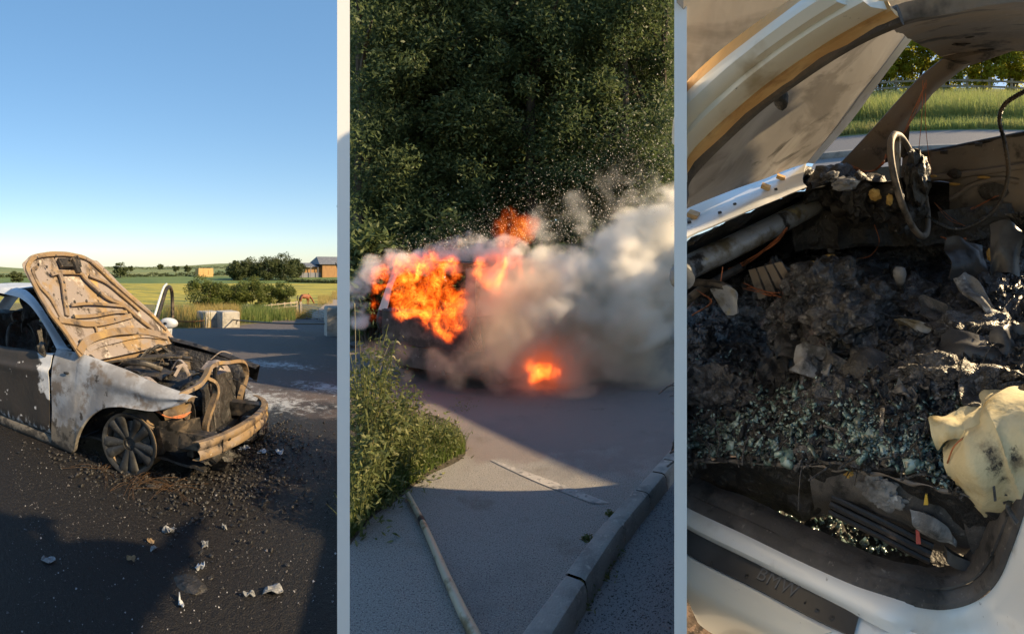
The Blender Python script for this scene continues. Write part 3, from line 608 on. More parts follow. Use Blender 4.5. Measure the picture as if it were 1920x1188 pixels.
part('intake', MAT['char_metal'], eng, lambda m: (m.tube([V(-.42,.42,.70),V(-.3,.40,.76),V(-.16,.46,.76),V(-.06,.58,.70)],.026,8,4,flat=.6), m.tube([V(-.5,.85,.72),V(-.25,.95,.74),V(.0,1.05,.72)],.02,8,4), m.tube([V(-.56,.3,.74),V(-.3,.6,.77),V(-.1,.92,.75)],.012,6,4)))
part('strut_tower', MAT['char_metal'], car1, lambda m: m.lathe([(.0,.74),(.06,.745),(.09,.72),(.1,.6),(.13,.5)], 20, Matrix.Translation((-.28,.24,-.02))))
part('strut_tower', MAT['char_metal'], car1, lambda m: m.lathe([(.0,.74),(.06,.745),(.09,.72),(.1,.6),(.13,.5)], 20, Matrix.Translation((-.28,1.33,-.02))))
part('washer_bottle', MAT['ash_panel'], car1, lambda m: m.blob((.02,.19,.665),(.12,.06,.06),.22,2,3,21))
part('air_box', MAT['ash_panel'], car1, lambda m: m.loft([[V(.1,1.02,.6),V(.1,1.2,.66),V(.1,1.36,.62)],[V(.22,1.02,.62),V(.22,1.2,.68),V(.22,1.36,.6)],[V(.3,1.04,.5),V(.3,1.2,.54),V(.3,1.34,.5)]],5,5,.02,lambda p:.02*fbm(p,7,3,7)))
g_ = random.Random(4)
for k in range(34):
    x, y = g_.uniform(-.6,.35), g_.uniform(.25,1.35); z = .60+g_.uniform(-.08,.14)-.12*max(0,x); a = g_.uniform(0,2*PI); L_ = g_.uniform(.14,.34)
    d = V(math.cos(a)*L_, math.sin(a)*L_, 0); mt_ = g_.choice(['rust_tan','char_metal','char','ash_panel','char'])
    part('hose' if k % 2 else 'bracket', MAT[mt_], car1, lambda m: m.tube([V(x,y,z), V(x,y,z)+d*.5+V(0,0,g_.uniform(.0,.10)), V(x,y,z)+d+V(0,0,g_.uniform(-.08,.03))], g_.uniform(.004,.017), 6, 4, flat=g_.choice([.3,.6,1,1.4])))
for k in range(10):
    x, y = g_.uniform(-.62,.4), g_.uniform(.2,1.4)
    part('melted_lump', MAT[g_.choice(['char','char','char_fine','char_metal'])], car1, lambda m: m.blob((x,y,.48+g_.uniform(-.12,.1)-.15*max(0,x)), (g_.uniform(.05,.12),g_.uniform(.05,.14),g_.uniform(.04,.09)), .7, 3, 3, 30+k))
# front structure
def pts(X, L): return [V(X, y, z) for y, z in L]
hoop = [V(.42,.03,.665),V(.49,.16,.70),V(.5,.24,.715),V(.49,.36,.75),V(.47,.47,.79),V(.47,.62,.795),V(.48,.78,.77),V(.49,.95,.75),V(.5,1.1,.72),V(.5,1.2,.66),V(.5,1.23,.55),V(.49,1.12,.42),V(.47,1.1,.30)]
part('radiator_hoop', MAT['rust_tan'], car1, lambda m: m.tube(hoop, .036, 4, 4, flat=.6, up=(1,0,.3)))
part('support_strut', MAT['rust_tan'], car1, lambda m: m.tube([V(.49,.36,.73),V(.53,.43,.68),V(.54,.45,.60),V(.53,.40,.52),V(.52,.34,.44),V(.52,.29,.36),V(.52,.30,.24)], .038, 4, 4, flat=.5, up=(1,0,0)))
part('support_strut', MAT['char_metal'], car1, lambda m: m.tube([V(.46,.60,.77),V(.44,.62,.6),V(.42,.62,.42),V(.45,.6,.25)], .022, 8, 4, flat=.6))
part('support_strut', MAT['char_metal'], car1, lambda m: m.tube([V(.49,1.2,.6),V(.46,1.16,.45),V(.45,1.1,.22)], .03, 8, 4, flat=.6))
part('lower_crossmember', MAT['char_metal'], car1, lambda m: m.tube([V(.46,.15,.20),V(.52,.6,.19),V(.46,1.2,.2)], .04, 4, 5))
YS = [-.10,.0,.15,.35,.6,.85,1.02,1.14,1.2]; XB = [.66,.72,.78,.83,.85,.83,.78,.70,.63]
def brow_(dx, z): return [V(x+dx, y, z+.01*math.sin(y*4)) for x, y in zip(XB, YS)]
beam = part('bumper_beam', MAT['rust_tan'], car1, lambda m: m.loft([brow_(-.05,.395),brow_(0,.40),brow_(.004,.37),brow_(-.012,.345),brow_(.004,.32),brow_(0,.285),brow_(-.05,.28)], 4, 2, .006, lambda p:.003*fbm(p,6,2)))
for k, (y, z, s) in enumerate([(-.03,.36,.02),(.06,.345,.016),(.16,.36,.018),(.3,.34,.012),(.52,.36,.012),(.7,.345,.014),(.9,.36,.012)]):
    x = float(np.interp(y, YS, XB)); part('hole', MAT['char'], beam, lambda m: m.box((x-.001,y,z),(.012,s*1.6,s)), smooth=False)
for y in (.12,1.0):
    part('crash_tube', MAT['char_metal'], car1, lambda m: m.loft([[V(.2,y-.05,.26),V(.5,y-.05,.26),V(.77,y-.05,.29)],[V(.2,y-.05,.38),V(.5,y-.05,.38),V(.77,y-.05,.38)],[V(.2,y+.06,.38),V(.5,y+.06,.38),V(.77,y+.06,.38)],[V(.2,y+.06,.26),V(.5,y+.06,.26),V(.77,y+.06,.29)],[V(.2,y-.05,.26),V(.5,y-.05,.26),V(.77,y-.05,.29)]],4,0))
part('headlamp_bucket', MAT['char_metal'], car1, lambda m: m.lathe([(.045,.0),(.065,.0),(.07,.015),(.066,.05),(.05,.09),(.0,.1)], 20, Matrix.Translation((.40,.2,.50)) @ Matrix.Rotation(R(80),4,'Y') @ Matrix.Rotation(PI,4,'X')))
part('headlamp_shell', MAT['rust_tan'], car1, lambda m: m.loft([[V(.28,.04,.62),V(.4,.1,.63),V(.47,.22,.62)],[V(.27,.06,.53),V(.36,.12,.52),V(.42,.24,.52)],[V(.27,.1,.42),V(.35,.16,.42),V(.4,.28,.42)]],5,5,.01,lambda p:.03*fbm(p,8,3,8)))
part('arch_panel', MAT['char_metal'], car1, lambda m: m.loft([[V(.27,.0,.46),V(.42,.06,.47),V(.5,.22,.46)],[V(.27,.02,.36),V(.42,.08,.36),V(.5,.24,.34)],[V(.29,.06,.22),V(.42,.1,.22),V(.48,.25,.22)]],5,5,.008,lambda p:.012*fbm(p,7,3,9)))
part('wire', MAT['copper'], car1, lambda m: [m.tube([V(.24,-.0,.53+.01*i),V(.32,.03,.49),V(.4,.12,.47+.01*i),V(.44,.2,.5)], .004, 5, 4) for i in range(3)])
part('radiator', MAT['char'], car1, lambda m: m.loft([[V(.36,y,.62+.03*math.sin(y*9)) for y in (.5,.75,1.0,1.15)],[V(.4,y,.42) for y in (.5,.75,1.0,1.15)],[V(.44,y,.2) for y in (.5,.75,1.0,1.15)]],6,6,.03,lambda p:.03*fbm(p,7,4,10)))
for k in range(9):
    part('melted_lump', MAT[['char','char_fine','char'][k % 3]], car1, lambda m: m.blob((g_.uniform(.3,.72),g_.uniform(.2,1.15),g_.uniform(.08,.22)), (g_.uniform(.05,.14),g_.uniform(.06,.16),g_.uniform(.04,.1)), .7, 3, 3, 60+k))
# far wing, far door standing open, mirror
part('wing', MAT['char_metal'], car1, lambda m: m.loft([[V(x,1.44,z-.01) for x,z in ((-.6,.84),(-.25,.79),(.1,.72),(.35,.65),(.52,.60))],[V(x,1.52,z+.012) for x,z in ((-.6,.84),(-.25,.79),(.1,.72),(.35,.65),(.54,.60))],[V(x,1.62,z-.06) for x,z in ((-.6,.84),(-.25,.79),(.1,.72),(.35,.65),(.5,.60))],[V(x,1.66,z-.22) for x,z in ((-.6,.84),(-.25,.79),(.1,.74),(.35,.68),(.46,.62))]],5,4,.004,dent))
hx = V(-.86,1.62,0); hd = V(-.26,.966,0).normalized(); hn = V(hd.y,-hd.x,0)
def dd(s, z, o=0): return hx+hd*s+V(0,0,z)+hn*o
od = part('front_door', MAT['burnt_roof'], car1, lambda m: m.loft([[dd(s,.12) for s in (.02,.5,1.0)],[dd(s,.45,-.02) for s in (.02,.5,1.0)],[dd(s,.84,.0) for s in (.02,.5,1.0)]],4,4,.05))
od['label'] = 'far front door standing wide open'
part('window_frame', MAT['char_metal'], od, lambda m: m.tube([dd(.10,.84),dd(.34,1.04),dd(.52,1.2),dd(.66,1.32),dd(.78,1.36),dd(.9,1.34),dd(.98,1.22),dd(1.0,.84)], .026, 8, 4))
part('window_trim', MAT['burnt_roof'], od, lambda m: m.tube([dd(.06,.86,-.03),dd(.3,1.06,-.03),dd(.5,1.24,-.03),dd(.66,1.36,-.03),dd(.8,1.40,-.03)], .016, 8, 4))
part('mirror', MAT['burnt_roof'], od, lambda m: m.loft([[dd(.30,.93,.14)+V(math.cos(a)*.11*s_+.02*k, k*.055, math.sin(a)*.068*s_) for a in np.linspace(0,2*PI,13)] for k, s_ in ((-1,.25),(-.95,.6),(-.6,.92),(0,1.0),(.7,.9),(.95,.6),(1,.2))], 2, 2))
part('mirror_arm', MAT['burnt_roof'], od, lambda m: m.tube([dd(.22,.82,.0),dd(.25,.86,.08),dd(.29,.9,.13)], .03, 8, 3))
# cabin remains
part('headlining', MAT['char'], car1, lambda m: m.loft([[V(x,y,1.33-.05*math.sin(9*y+x*7)) for y in (.3,.55,.8,1.05,1.3)] for x in (-1.66,-2.1,-2.6,-3.0)],5,5,.01,lambda p:.02*fbm(p,8,3)))
part('rear_seat', MAT['char'], car1, lambda m: m.loft([[V(x,y,z) for y in (.08,.45,.8,1.15,1.52)] for x,z in ((-2.0,.3),(-2.15,.45),(-2.55,.5),(-2.7,.95),(-2.8,1.02),(-3.3,.95))],6,6,.02,lambda p:.06*fbm(p,5,4,3)))
part('door_card', MAT['char'], car1, lambda m: m.loft([[V(x,1.6,z) for x in (-.9,-1.4,-2.0,-2.6,-3.2)] for z in (.1,.5,.84)],4,4,.02,lambda p:.02*fbm(p,7,3,4)))
part('hanging_trim', MAT['char'], car1, lambda m: m.loft([[V(-1.75,y,1.36) for y in (.35,.6,.9,1.25)],[V(-1.7,y,1.15-.1*math.sin(y*11)) for y in (.35,.6,.9,1.25)],[V(-1.72,y,.95-.12*math.sin(y*7)) for y in (.38,.6,.9,1.2)]],6,6,.006,lambda p:.06*fbm(p,7,4,8)))
part('dashboard', MAT['char'], car1, lambda m: (m.blob((-1.0,.8,.78),(.14,.6,.12),.4,3,4,71), m.blob((-1.05,.4,.8),(.1,.18,.12),.6,4,4,72)))
part('steering_wheel', MAT['char_metal'], car1, lambda m: m.tube([V(-1.2+.06*math.sin(a), .45+.17*math.cos(a), .86+.16*math.sin(a)) for a in np.linspace(0,2*PI,12,endpoint=False)], .013, 7, 3, closed=True))
for yy in (.42,1.12):
    part('seat_frame', MAT['char_metal'], car1, lambda m: (m.tube([V(-1.7,yy-.2,.35),V(-1.8,yy-.2,.8),V(-1.85,yy-.1,.98),V(-1.85,yy+.1,.98),V(-1.8,yy+.2,.8),V(-1.7,yy+.2,.35)],.018,7,4), m.tube([V(-1.85,yy-.07,.98),V(-1.88,yy-.07,1.1),V(-1.88,yy+.07,1.1),V(-1.85,yy+.07,.98)],.01,6,4), m.blob((-1.5,yy,.36),(.25,.22,.08),.5,3,3,int(yy*10))))
part('hanging_trim', MAT['char'], car1, lambda m: (m.blob((-1.36,.7,1.14),(.05,.22,.12),.8,3,3,76), m.blob((-1.2,.3,1.0),(.04,.06,.16),.8,3,3,77), m.tube([V(-1.35,.35,1.1),V(-1.33,.38,.95),V(-1.25,.4,.82)],.012,6,3)))
part('cabin_floor', MAT['char'], car1, lambda m: m.loft([[V(x,y,.18) for y in (.02,.8,1.58)] for x in (-.75,-1.6,-2.4,-3.2)],5,5,.02,lambda p:.05*fbm(p,4,3,12)))
# wheels: bare alloy rims
def wheel(cx, cy, cz, yaw, lab=None, side=-1):
    W = part('wheel', MAT['steel_dark'], car1, lambda m: m.lathe([(.07,-.02),(.08,-.05),(.16,-.06),(.17,-.04),(.17,.03),(.08,.05),(.0,.05)], 24))
    W.location = (cx,cy,cz); W.rotation_euler = Euler((R(90)*(1 if side < 0 else -1),0,R(yaw)),'XYZ')
    if lab: W['label'] = lab
    rim = part('rim', MAT['rust_tan' if side < 0 else 'char_metal'], W, lambda m: m.lathe([(.228,.085),(.240,.085),(.243,.075),(.238,.06),(.222,.045),(.212,.0),(.214,-.06),(.232,-.095),(.24,-.11),(.243,-.12),(.232,-.12),(.222,-.095),(.204,-.06),(.202,.0),(.212,.05),(.222,.07)], 48, None, True))
    part('lip', MAT['alloy'], W, lambda m: m.lathe([(.208,.078),(.226,.0885),(.241,.0885),(.2435,.078),(.238,.066),(.214,.05)], 48, None, True))
    for k in range(10):
        a = 2*PI*(k+.5*0)/10 + (.09 if k % 2 else -.09)
        def sp(m):
            u = V(math.cos(a), math.sin(a), 0); q = V(-math.sin(a), math.cos(a), 0)
            rows_ = [[u*r_+q*(-w_)+V(0,0,z_-.012) , u*r_+q*(-w_*.6)+V(0,0,z_), u*r_+q*(w_*.6)+V(0,0,z_), u*r_+q*w_+V(0,0,z_-.012)] for r_, w_, z_ in ((.055,.019,.052),(.10,.018,.058),(.15,.021,.066),(.195,.028,.072),(.215,.034,.07))]
            m.loft(rows_, 2, 3, .018)
        part('spoke', MAT['alloy'], W, sp)
    hub = part('hub', MAT['alloy'], W, lambda m: m.lathe([(.0,.03),(.026,.03),(.028,.05),(.034,.056),(.06,.055),(.072,.045),(.075,.02)], 32))
    for k in range(5):
        a = 2*PI*k/5+.3; part('bolt', MAT['char'], W, lambda m: m.lathe([(0,.058),(.009,.058),(.011,.05),(.011,.04)], 8, Matrix.Translation((math.cos(a)*.052, math.sin(a)*.052, 0))))
    return W
wh = wheel(0,.05,.235,6, 'bare front wheel rim, tyre burnt away')
wheel(.05,1.42,.235,4,side=1); wheel(-2.74,.08,.235,0); wheel(-2.74,1.5,.235,0,side=1)
part('brake_disc', MAT['rust'], car1, lambda m: m.lathe([(.05,-.02),(.14,-.02),(.145,0),(.14,.02),(.05,.02)], 28, Matrix.Translation((.0,.2,.26)) @ Matrix.Rotation(R(90),4,'X')))
part('brake_disc', MAT['rust'], car1, lambda m: m.lathe([(.05,-.02),(.14,-.02),(.145,0),(.14,.02),(.05,.02)], 28, Matrix.Translation((.05,1.28,.28)) @ Matrix.Rotation(R(90),4,'X')))
mk('cord', (.15,.09,.05), .5, .5, layers=[((.1,.07,.05), 20, .5, .65)])
def cords(m, c, n, spread, seed, rise=.03):
    g = random.Random(seed)
    for k in range(n):
        a = g.uniform(0, 2*PI) if spread > 3 else g.uniform(-spread, spread)
        d = V(math.cos(a), math.sin(a), 0)*g.uniform(.12,.34); p = Vector(c)+V(g.uniform(-.05,.05),g.uniform(-.04,.04),.012)
        m.tube([p, p+d*.5+V(0,0,g.uniform(.01,rise)), p+d+V(g.uniform(-.04,.04),g.uniform(-.04,.04),g.uniform(-.005,.01))], .0012, 4, 4)
part('tyre_cord', MAT['cord'], wh, lambda m: None)if 0 else None
tcw = thing('tyre_wire', 'frayed coppery tyre wires strewn at the foot of the front rim', 'wire', MC1 @ Matrix.Translation((.1,-.12,0)))
part('strand', MAT['cord'], tcw, lambda m: (cords(m,(.05,0,0),26,9,1,.05), cords(m,(.3,.05,0),20,9,2,.04), cords(m,(-.3,.0,0),14,9,3,.03)))
# burnt heap under the nose, ash flakes on the ground
def heap(m, pts, n, seed, zmax=.05):
    g = random.Random(seed)
    for k in range(n):
        x, y, sx, sy = g.choice(pts); m.blob((g.gauss(x,sx), g.gauss(y,sy), g.uniform(0,.02)), (g.uniform(.004,.018),g.uniform(.004,.022),g.uniform(.003,.012)), .7, 3, 1, k)
m = MB(); heap(m, [(.5,.5,.28,.45),(.9,.5,.22,.5),(.1,-.05,.4,.15),(.6,1.2,.2,.25)], 1700, 3)
tag(m.build('burnt_debris', MAT['char'], M=MC1, smooth=False), 'black burnt crumbs heaped under the nose of the car', 'debris', kind='stuff')
mk('ash_flake', (.36,.39,.44), .8, layers=[((.5,.54,.6), 30, .5, .65), ((.15,.15,.16), 18, .58, .7)], bump=(60,.003,4))
mk('ash_grey', (.16,.17,.185), .8, layers=[((.3,.31,.33), 30, .5, .65), ((.06,.06,.06), 18, .55, .7)], bump=(60,.003,4))
flk = [(490,851,.075,.05,'ash_flake','white ash scrap closest under the bumper beam'),(524,850,.07,.05,'ash_flake','white ash scrap beyond the bumper beam, furthest from the car'),(457,843,.09,.05,'ash_flake','white ash scrap lying under the bumper beam'),
 (316,1000,.075,.06,'ash_grey','torn grey flake in front of the wheel, with a raised corner'),(375,1067,.055,.045,'ash_flake','pale rounded flake in front of the small black hollow'),(512,1115,.085,.06,'ash_grey','large grey flake near the white board, lowest on that side'),
 (90,1052,.07,.045,'ash_grey','grey flake lying furthest left on the black tarmac'),(246,1056,.05,.025,'rust_tan','small tan splinter among the grey flakes'),(384,1030,.04,.035,'ash_grey','small grey flake above the pale rounded one'),(288,1033,.04,.03,'ash_grey','small grey chip below the torn flake'),
 (467,1122,.05,.025,'ash_grey','narrow grey chip beside the large grey flake'),(340,1140,.02,.075,'ash_flake','long thin pale sliver pointing away from the camera'),(420,998,.03,.03,'ash_grey','small pale chip between the torn flake and the white board'),(282,1018,.05,.02,'rust_tan','thin tan strip just left of the torn flake'),
 (290,920,.13,.04,'char_metal','flat brown burnt strip on the ground before the wheel')]
for k, (px, py, sx, sy, mt_, lab) in enumerate(flk):
    p = lpt(px, py); g = random.Random(k)
    o = MB(); n = 9; rad = [g.uniform(.65,1.15) for _ in range(n)]
    rows_ = [[V(math.cos(2*PI*i/n)*sx*rad[i % n]*t*.6, math.sin(2*PI*i/n)*sy*rad[i % n]*t*.6, .012+.02*fbm((math.cos(i)*t*2,math.sin(i)*t*2,k),1.2,2,k)*(1+t)) for i in range(n+1)] for t in (.02,.5,1.0)]
    for r_ in rows_: r_[-1] = r_[0].copy()
    o.loft(rows_, 2, 2, .004)
    tag(o.build('ash_flake', MAT[mt_], M=Matrix.Translation(p) @ Matrix.Rotation(-AL+g.uniform(-.3,.3),4,'Z'), smooth=False), lab, 'flake', 'ash flakes on the black tarmac')
m = MB(); m.blob((0,0,.0),(.09,.06,.02),.4,3,3,5)
tag(m.build('burnt_clod', MAT['char'], M=Matrix.Translation(lpt(357,1098))), 'small black burnt clod on the tarmac by the pale flake', 'clod')
# loose grit
n = 5200; pr_ = 1.7+rng.gamma(2.0,1.3,n); pa = rng.uniform(-1.12,-.385,n)
P = np.stack([pr_*np.sin(pa), pr_*np.cos(pa), np.full(n,.002)],1); s = (.0012+rng.gamma(1.6,.0011,n))[:,None]
base = np.array([[1,0,0],[-.5,.86,0],[-.5,-.86,0],[0,0,1.1]]); rot = rng.uniform(0,2*PI,n)
cs, sn = np.cos(rot), np.sin(rot); bv = np.stack([base[None,:,0]*cs[:,None]-base[None,:,1]*sn[:,None], base[None,:,0]*sn[:,None]+base[None,:,1]*cs[:,None], np.repeat(base[None,:,2],n,0)],2)
v = (P[:,None,:]+bv*s[:,None,:]).reshape(-1,3); f = (np.arange(n)[:,None,None]*4+np.array([[0,1,3],[1,2,3],[2,0,3]])[None]).reshape(-1,3)
mk('grit', (.12,.11,.11), .8, layers=[((.34,.34,.35), 40, .55, .65, {'tex':'voronoi'}), ((.05,.05,.05), 30, .45, .6)])
tag(mesh_np('grit', v, f, MAT['grit']), 'loose pale grit scattered over the black tarmac', 'grit', kind='stuff')
# ================================================================ the street with the burning car
KP = [(-.75,.55),(-.55,.9),(-.28,1.42),(.097,2.05),(.34,2.42),(.61,2.81),(1.0,3.28),(1.37,3.72)]
KC = [Vector((p[0],p[1],0)) for p in cr([V(a,b,0) for a,b in KP], 8)]
aE = R(21.3)
mk('footway', (.26,.248,.232), .85, spec=.3, layers=[((.38,.37,.36), 150, .5, .64, {'detail':2}), ((.09,.087,.09), 110, .54, .66, {'detail':2}), ((.30,.29,.29), 240, .64, .72, {'detail':1}),
   ((.19,.155,.15), 1.2, .62, .8, {'grad':(.05,.33,0),'off':-1.02,'amount':.75}),
   ((.14,.137,.14), .8, .5, .66, {'amount':.5}), ((.12,.10,.08), 2.2, .56, .72, {'amount':.5}), ((.06,.055,.05), 1.1, .60, .70, {'detail':9,'nrough':.75,'amount':.5}), ((.05,.048,.05), 2.6, .497, .5, {'detail':2,'distort':1.5,'amount':.0})], bump=((150,.010,3),(14,.006,4)))
mk('carriageway', (.22,.22,.23), .85, spec=.3, layers=[((.2,.2,.215), 120, .48, .62, {'detail':2}), ((.03,.03,.034), 90, .54, .66, {'detail':2}), ((.38,.37,.36), 200, .63, .72, {'detail':1})], bump=((120,.009,3),(14,.004,4)))
rows_ = []
for k in KC: rows_.append((V(-.39*max(k.y,.2)/1.0, max(k.y,.2), 0), k))
for r_ in (4.6,5.6,7,9,13.5): rows_.append((V(-.39*r_, r_, 0), V(math.tan(aE)*r_, r_, 0)))
m = MB(); m.loft([[a, a.lerp(b,.33), a.lerp(b,.66), b] for a, b in rows_], 3, 0); tag(m.build('footway', MAT['footway']), kind='structure')
rows_ = [(V(k.x+.06,k.y,-.115), V(max(math.tan(aE)*k.y, k.x+.08),k.y,-.115)) for k in KC]
m = MB(); m.loft([[a, b] for a, b in rows_], 3, 0); tag(m.build('carriageway', MAT['carriageway']), kind='structure')
mk('leaf_litter', (.05,.042,.025), .95, layers=[((.09,.07,.035), 5, .45, .65), ((.03,.04,.015), 2, .5, .65)], bump=(9,.06,6))
m = MB(); m.loft([[V(math.tan(a)*y, y, .003+.0*y) for a in np.radians(np.linspace(-21.4,21.3,9))] for y in (8.6,10,14,24,45)], 2, 2, 0, lambda p: .12*fbm(p,.8,3)); tag(m.build('woodland_floor', MAT['leaf_litter']), kind='structure')
# kerb of separate stones
mk('kerb_concrete', (.30,.29,.275), .9, layers=[((.2,.195,.19), 6, .45, .65), ((.38,.36,.33), 30, .55, .7), ((.1,.1,.085), 3, .6, .75)], bump=((90,.004,4),(12,.004,3)))
kerb = bpy.data.objects.new('kerb', None); C.objects.link(kerb); tag(kerb, kind='structure')
acc = [0.0]
for a, b in zip(KC, KC[1:]): acc.append(acc[-1]+(b-a).length)
def kat(s):
    i = min(max(int(np.searchsorted(acc, s))-1, 0), len(KC)-2); t = (s-acc[i])/(acc[i+1]-acc[i]); return KC[i].lerp(KC[i+1], t), (KC[i+1]-KC[i]).normalized()
cuts = [.45,1.28,2.06,2.62,3.06,3.38,3.62,3.86,4.2,4.6]
for i, (s0, s1) in enumerate(zip(cuts, cuts[1:])):
    m = MB(); g = random.Random(i); dz = g.uniform(-.005,.006); s1 = min(s1, acc[-1]-.001)
    prof = [(0,.0),(0,.012),(.008,.018),(.085,.018),(.108,.008),(.122,-.02),(.132,-.125),(.132,-.16)]
    rws = []
    for t in (0,.06,.5,.94,1):
        c, d = kat(s0+.004+(s1-s0-.008)*t); q = V(d.y,-d.x,0); sh = .006 if t in (0,1) else 0
        rws.append([c+q*(x+sh*(.5-x/.13)*.5)+V(0,0,z-sh+dz) for x, z in prof])
    m.loft(rws, 0, 0, 0, lambda p: .003*fbm(p,14,3)); o = m.build('kerb_stone', MAT['kerb_concrete'], kerb, angle=30)
# pale edging strip set in the footway
sp0, sp1 = [(925,862),(985,884),(1040,904),(1095,925),(1143,944)], [(920,864),(972,889),(1025,912),(1078,932),(1112,945)]
def gp(px, py, z=0): r_ = F*(EYE-z)/(py-HY); return at(px, r_, z)
mk('edging', (.36,.34,.32), .85, layers=[((.24,.235,.23), 6, .45, .6), ((.15,.147,.15), 16, .54, .62), ((.42,.4,.37), 40, .58, .7)], bump=(60,.003,4))
m = MB(); m.loft([[gp(*p)+V(0,0,.005) for p in sp0],[gp(*p)+V(0,0,.005) for p in sp1]], 5, 1); tag(m.build('edging_strip', MAT['edging']), kind='structure')
# pole lying on the footway
mk('pole_metal', (.5,.46,.35), .45, .35, layers=[((.2,.17,.1), 7, .5, .65), ((.5,.47,.36), 18, .55, .7)], bump=(40,.001,4))
p_a, p_b = gp(764,926,.03), gp(880,1164,.03); pp = [p_a.lerp(p_b, t)+V(.010*math.sin(t*5),0,0) for t in (0,.25,.5,.75,1,1.3)]
pl = thing('pole', 'long straight pale metal pole lying on the footway beside the weeds', 'pole', I4)
part('shaft', MAT['pole_metal'], pl, lambda m: m.tube(pp, lambda t: .017+.011*t, 12, 6))
part('collar', MAT['steel_dark'], pl, lambda m: m.tube([gp(789,972,.03), gp(792,979,.03)], .0225, 12, 1))
# burning car: tall estate seen from its rear corner
MB2 = Matrix.Translation((-2.02,6.37,0)) @ Matrix.Rotation(math.atan2(-.45,.89),4,'Z')
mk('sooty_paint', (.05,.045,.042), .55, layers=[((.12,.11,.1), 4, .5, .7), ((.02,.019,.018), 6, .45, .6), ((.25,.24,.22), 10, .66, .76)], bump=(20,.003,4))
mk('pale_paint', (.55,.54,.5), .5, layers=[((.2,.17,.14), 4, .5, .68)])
car2 = thing('burning_car', 'dark tall car on fire, flames filling its rear window and smoke hiding its side', 'car', MB2)
W_, L_ = 1.75, 4.4
def c2(name, rows, mat='sooty_paint', nu=4, nv=4, th=.01, par=None): return part(name, MAT[mat], par or car2, lambda m: m.loft(rows, nu, nv, th, lambda p: .008*fbm(p,3,2,4)))
c2('tailgate', [[V(x,.06-.05*math.sin(PI*x/W_),z) for x in (.12,.5,W_/2,1.25,1.63)] for z in (.55,.75,.98,1.02)])
c2('rear_bumper', [[V(.0,.35,z),V(.06,.05,z),V(W_/2,-.08,z),V(W_-.06,.05,z),V(W_,.35,z)] for z in (.28,.34,.5,.56)])
for x in (0, W_):
    s = -1 if x == 0 else 1
    c2('side_panel', [[V(x-s*.02,y,z) for y,z in ((.3,.36),(.45,.45),(.75,.68),(1.08,.45),(1.25,.26),(2.0,.25),(3.0,.26),(3.2,.45),(3.5,.68),(3.82,.45),(4.2,.36))],[V(x+s*.03,y,.8) for y in (.1,.4,.75,1.08,1.3,2.0,3.0,3.2,3.5,3.9,4.3)],[V(x-s*.02,y,1.0) for y in (.1,.4,.75,1.08,1.3,2.0,3.0,3.2,3.5,3.9,4.25)]], nu=3)
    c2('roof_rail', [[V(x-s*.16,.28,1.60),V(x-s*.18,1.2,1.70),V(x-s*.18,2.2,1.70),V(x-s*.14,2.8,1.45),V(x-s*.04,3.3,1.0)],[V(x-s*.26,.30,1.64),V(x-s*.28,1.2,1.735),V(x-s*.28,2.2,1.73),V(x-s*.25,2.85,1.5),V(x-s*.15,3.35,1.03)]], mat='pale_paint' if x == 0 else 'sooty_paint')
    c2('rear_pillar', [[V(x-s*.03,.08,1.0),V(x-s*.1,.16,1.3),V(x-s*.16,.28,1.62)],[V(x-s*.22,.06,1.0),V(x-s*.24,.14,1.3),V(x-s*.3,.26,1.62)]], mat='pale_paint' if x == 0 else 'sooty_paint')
    for y in (1.15,2.25): c2('door_pillar', [[V(x-s*.03,y,1.0),V(x-s*.17,y+.05,1.70)],[V(x-s*.03,y+.1,1.0),V(x-s*.17,y+.13,1.70)]])
    part('tail_lamp', MAT['char'], car2, lambda m: m.blob((x-s*.06,.10,.85),(.07,.06,.16),.25,2,3,int(x)))
c2('roof', [[V(x,y,1.70+.04*math.sin(PI*x/W_)-.08*max(0,.6-y)) for x in (.2,.6,W_/2,1.15,1.55)] for y in (.22,.8,1.6,2.3)])
c2('bonnet', [[V(x,y,z) for x in (.1,.5,W_/2,1.25,1.65)] for y, z in ((3.2,1.03),(3.7,.98),(4.2,.85),(4.35,.6))])
c2('window_sill', [[V(.15,.02,1.0),V(W_/2,-.04,1.0),V(1.6,.02,1.0)],[V(.15,.1,1.05),V(W_/2,.05,1.05),V(1.6,.1,1.05)]])
part('cabin_floor', MAT['char'], car2, lambda m: m.box((W_/2,2.1,.42),(1.6,3.6,.1)), smooth=False)
for yy in (.9,2.0): part('seat', MAT['char'], car2, lambda m: (m.blob((W_/2,yy,.72),(.62,.12,.35),.3,3,3,int(yy))))
mk('tyre', (.02,.02,.02), .8, bump=(40,.003,4))
for x in (.1, W_-.1):
    for y in (.75,3.5):
        Wt = part('wheel', MAT['tyre'], car2, lambda m: m.lathe([(.2,.1),(.30,.11),(.335,.08),(.34,0),(.335,-.08),(.30,-.11),(.2,-.1)], 32))
        Wt.location = (x,y,.34); Wt.rotation_euler = (0, R(90) if x > 1 else R(-90), 0)
        part('rim', MAT['alloy'], Wt, lambda m: m.lathe([(.0,.06),(.05,.07),(.12,.05),(.19,.08),(.21,.1),(.21,-.05)], 24))
part('exhaust', MAT['steel_dark'], car2, lambda m: m.tube([V(1.3,-.06,.27),V(1.3,.5,.27)], .035, 10, 1))

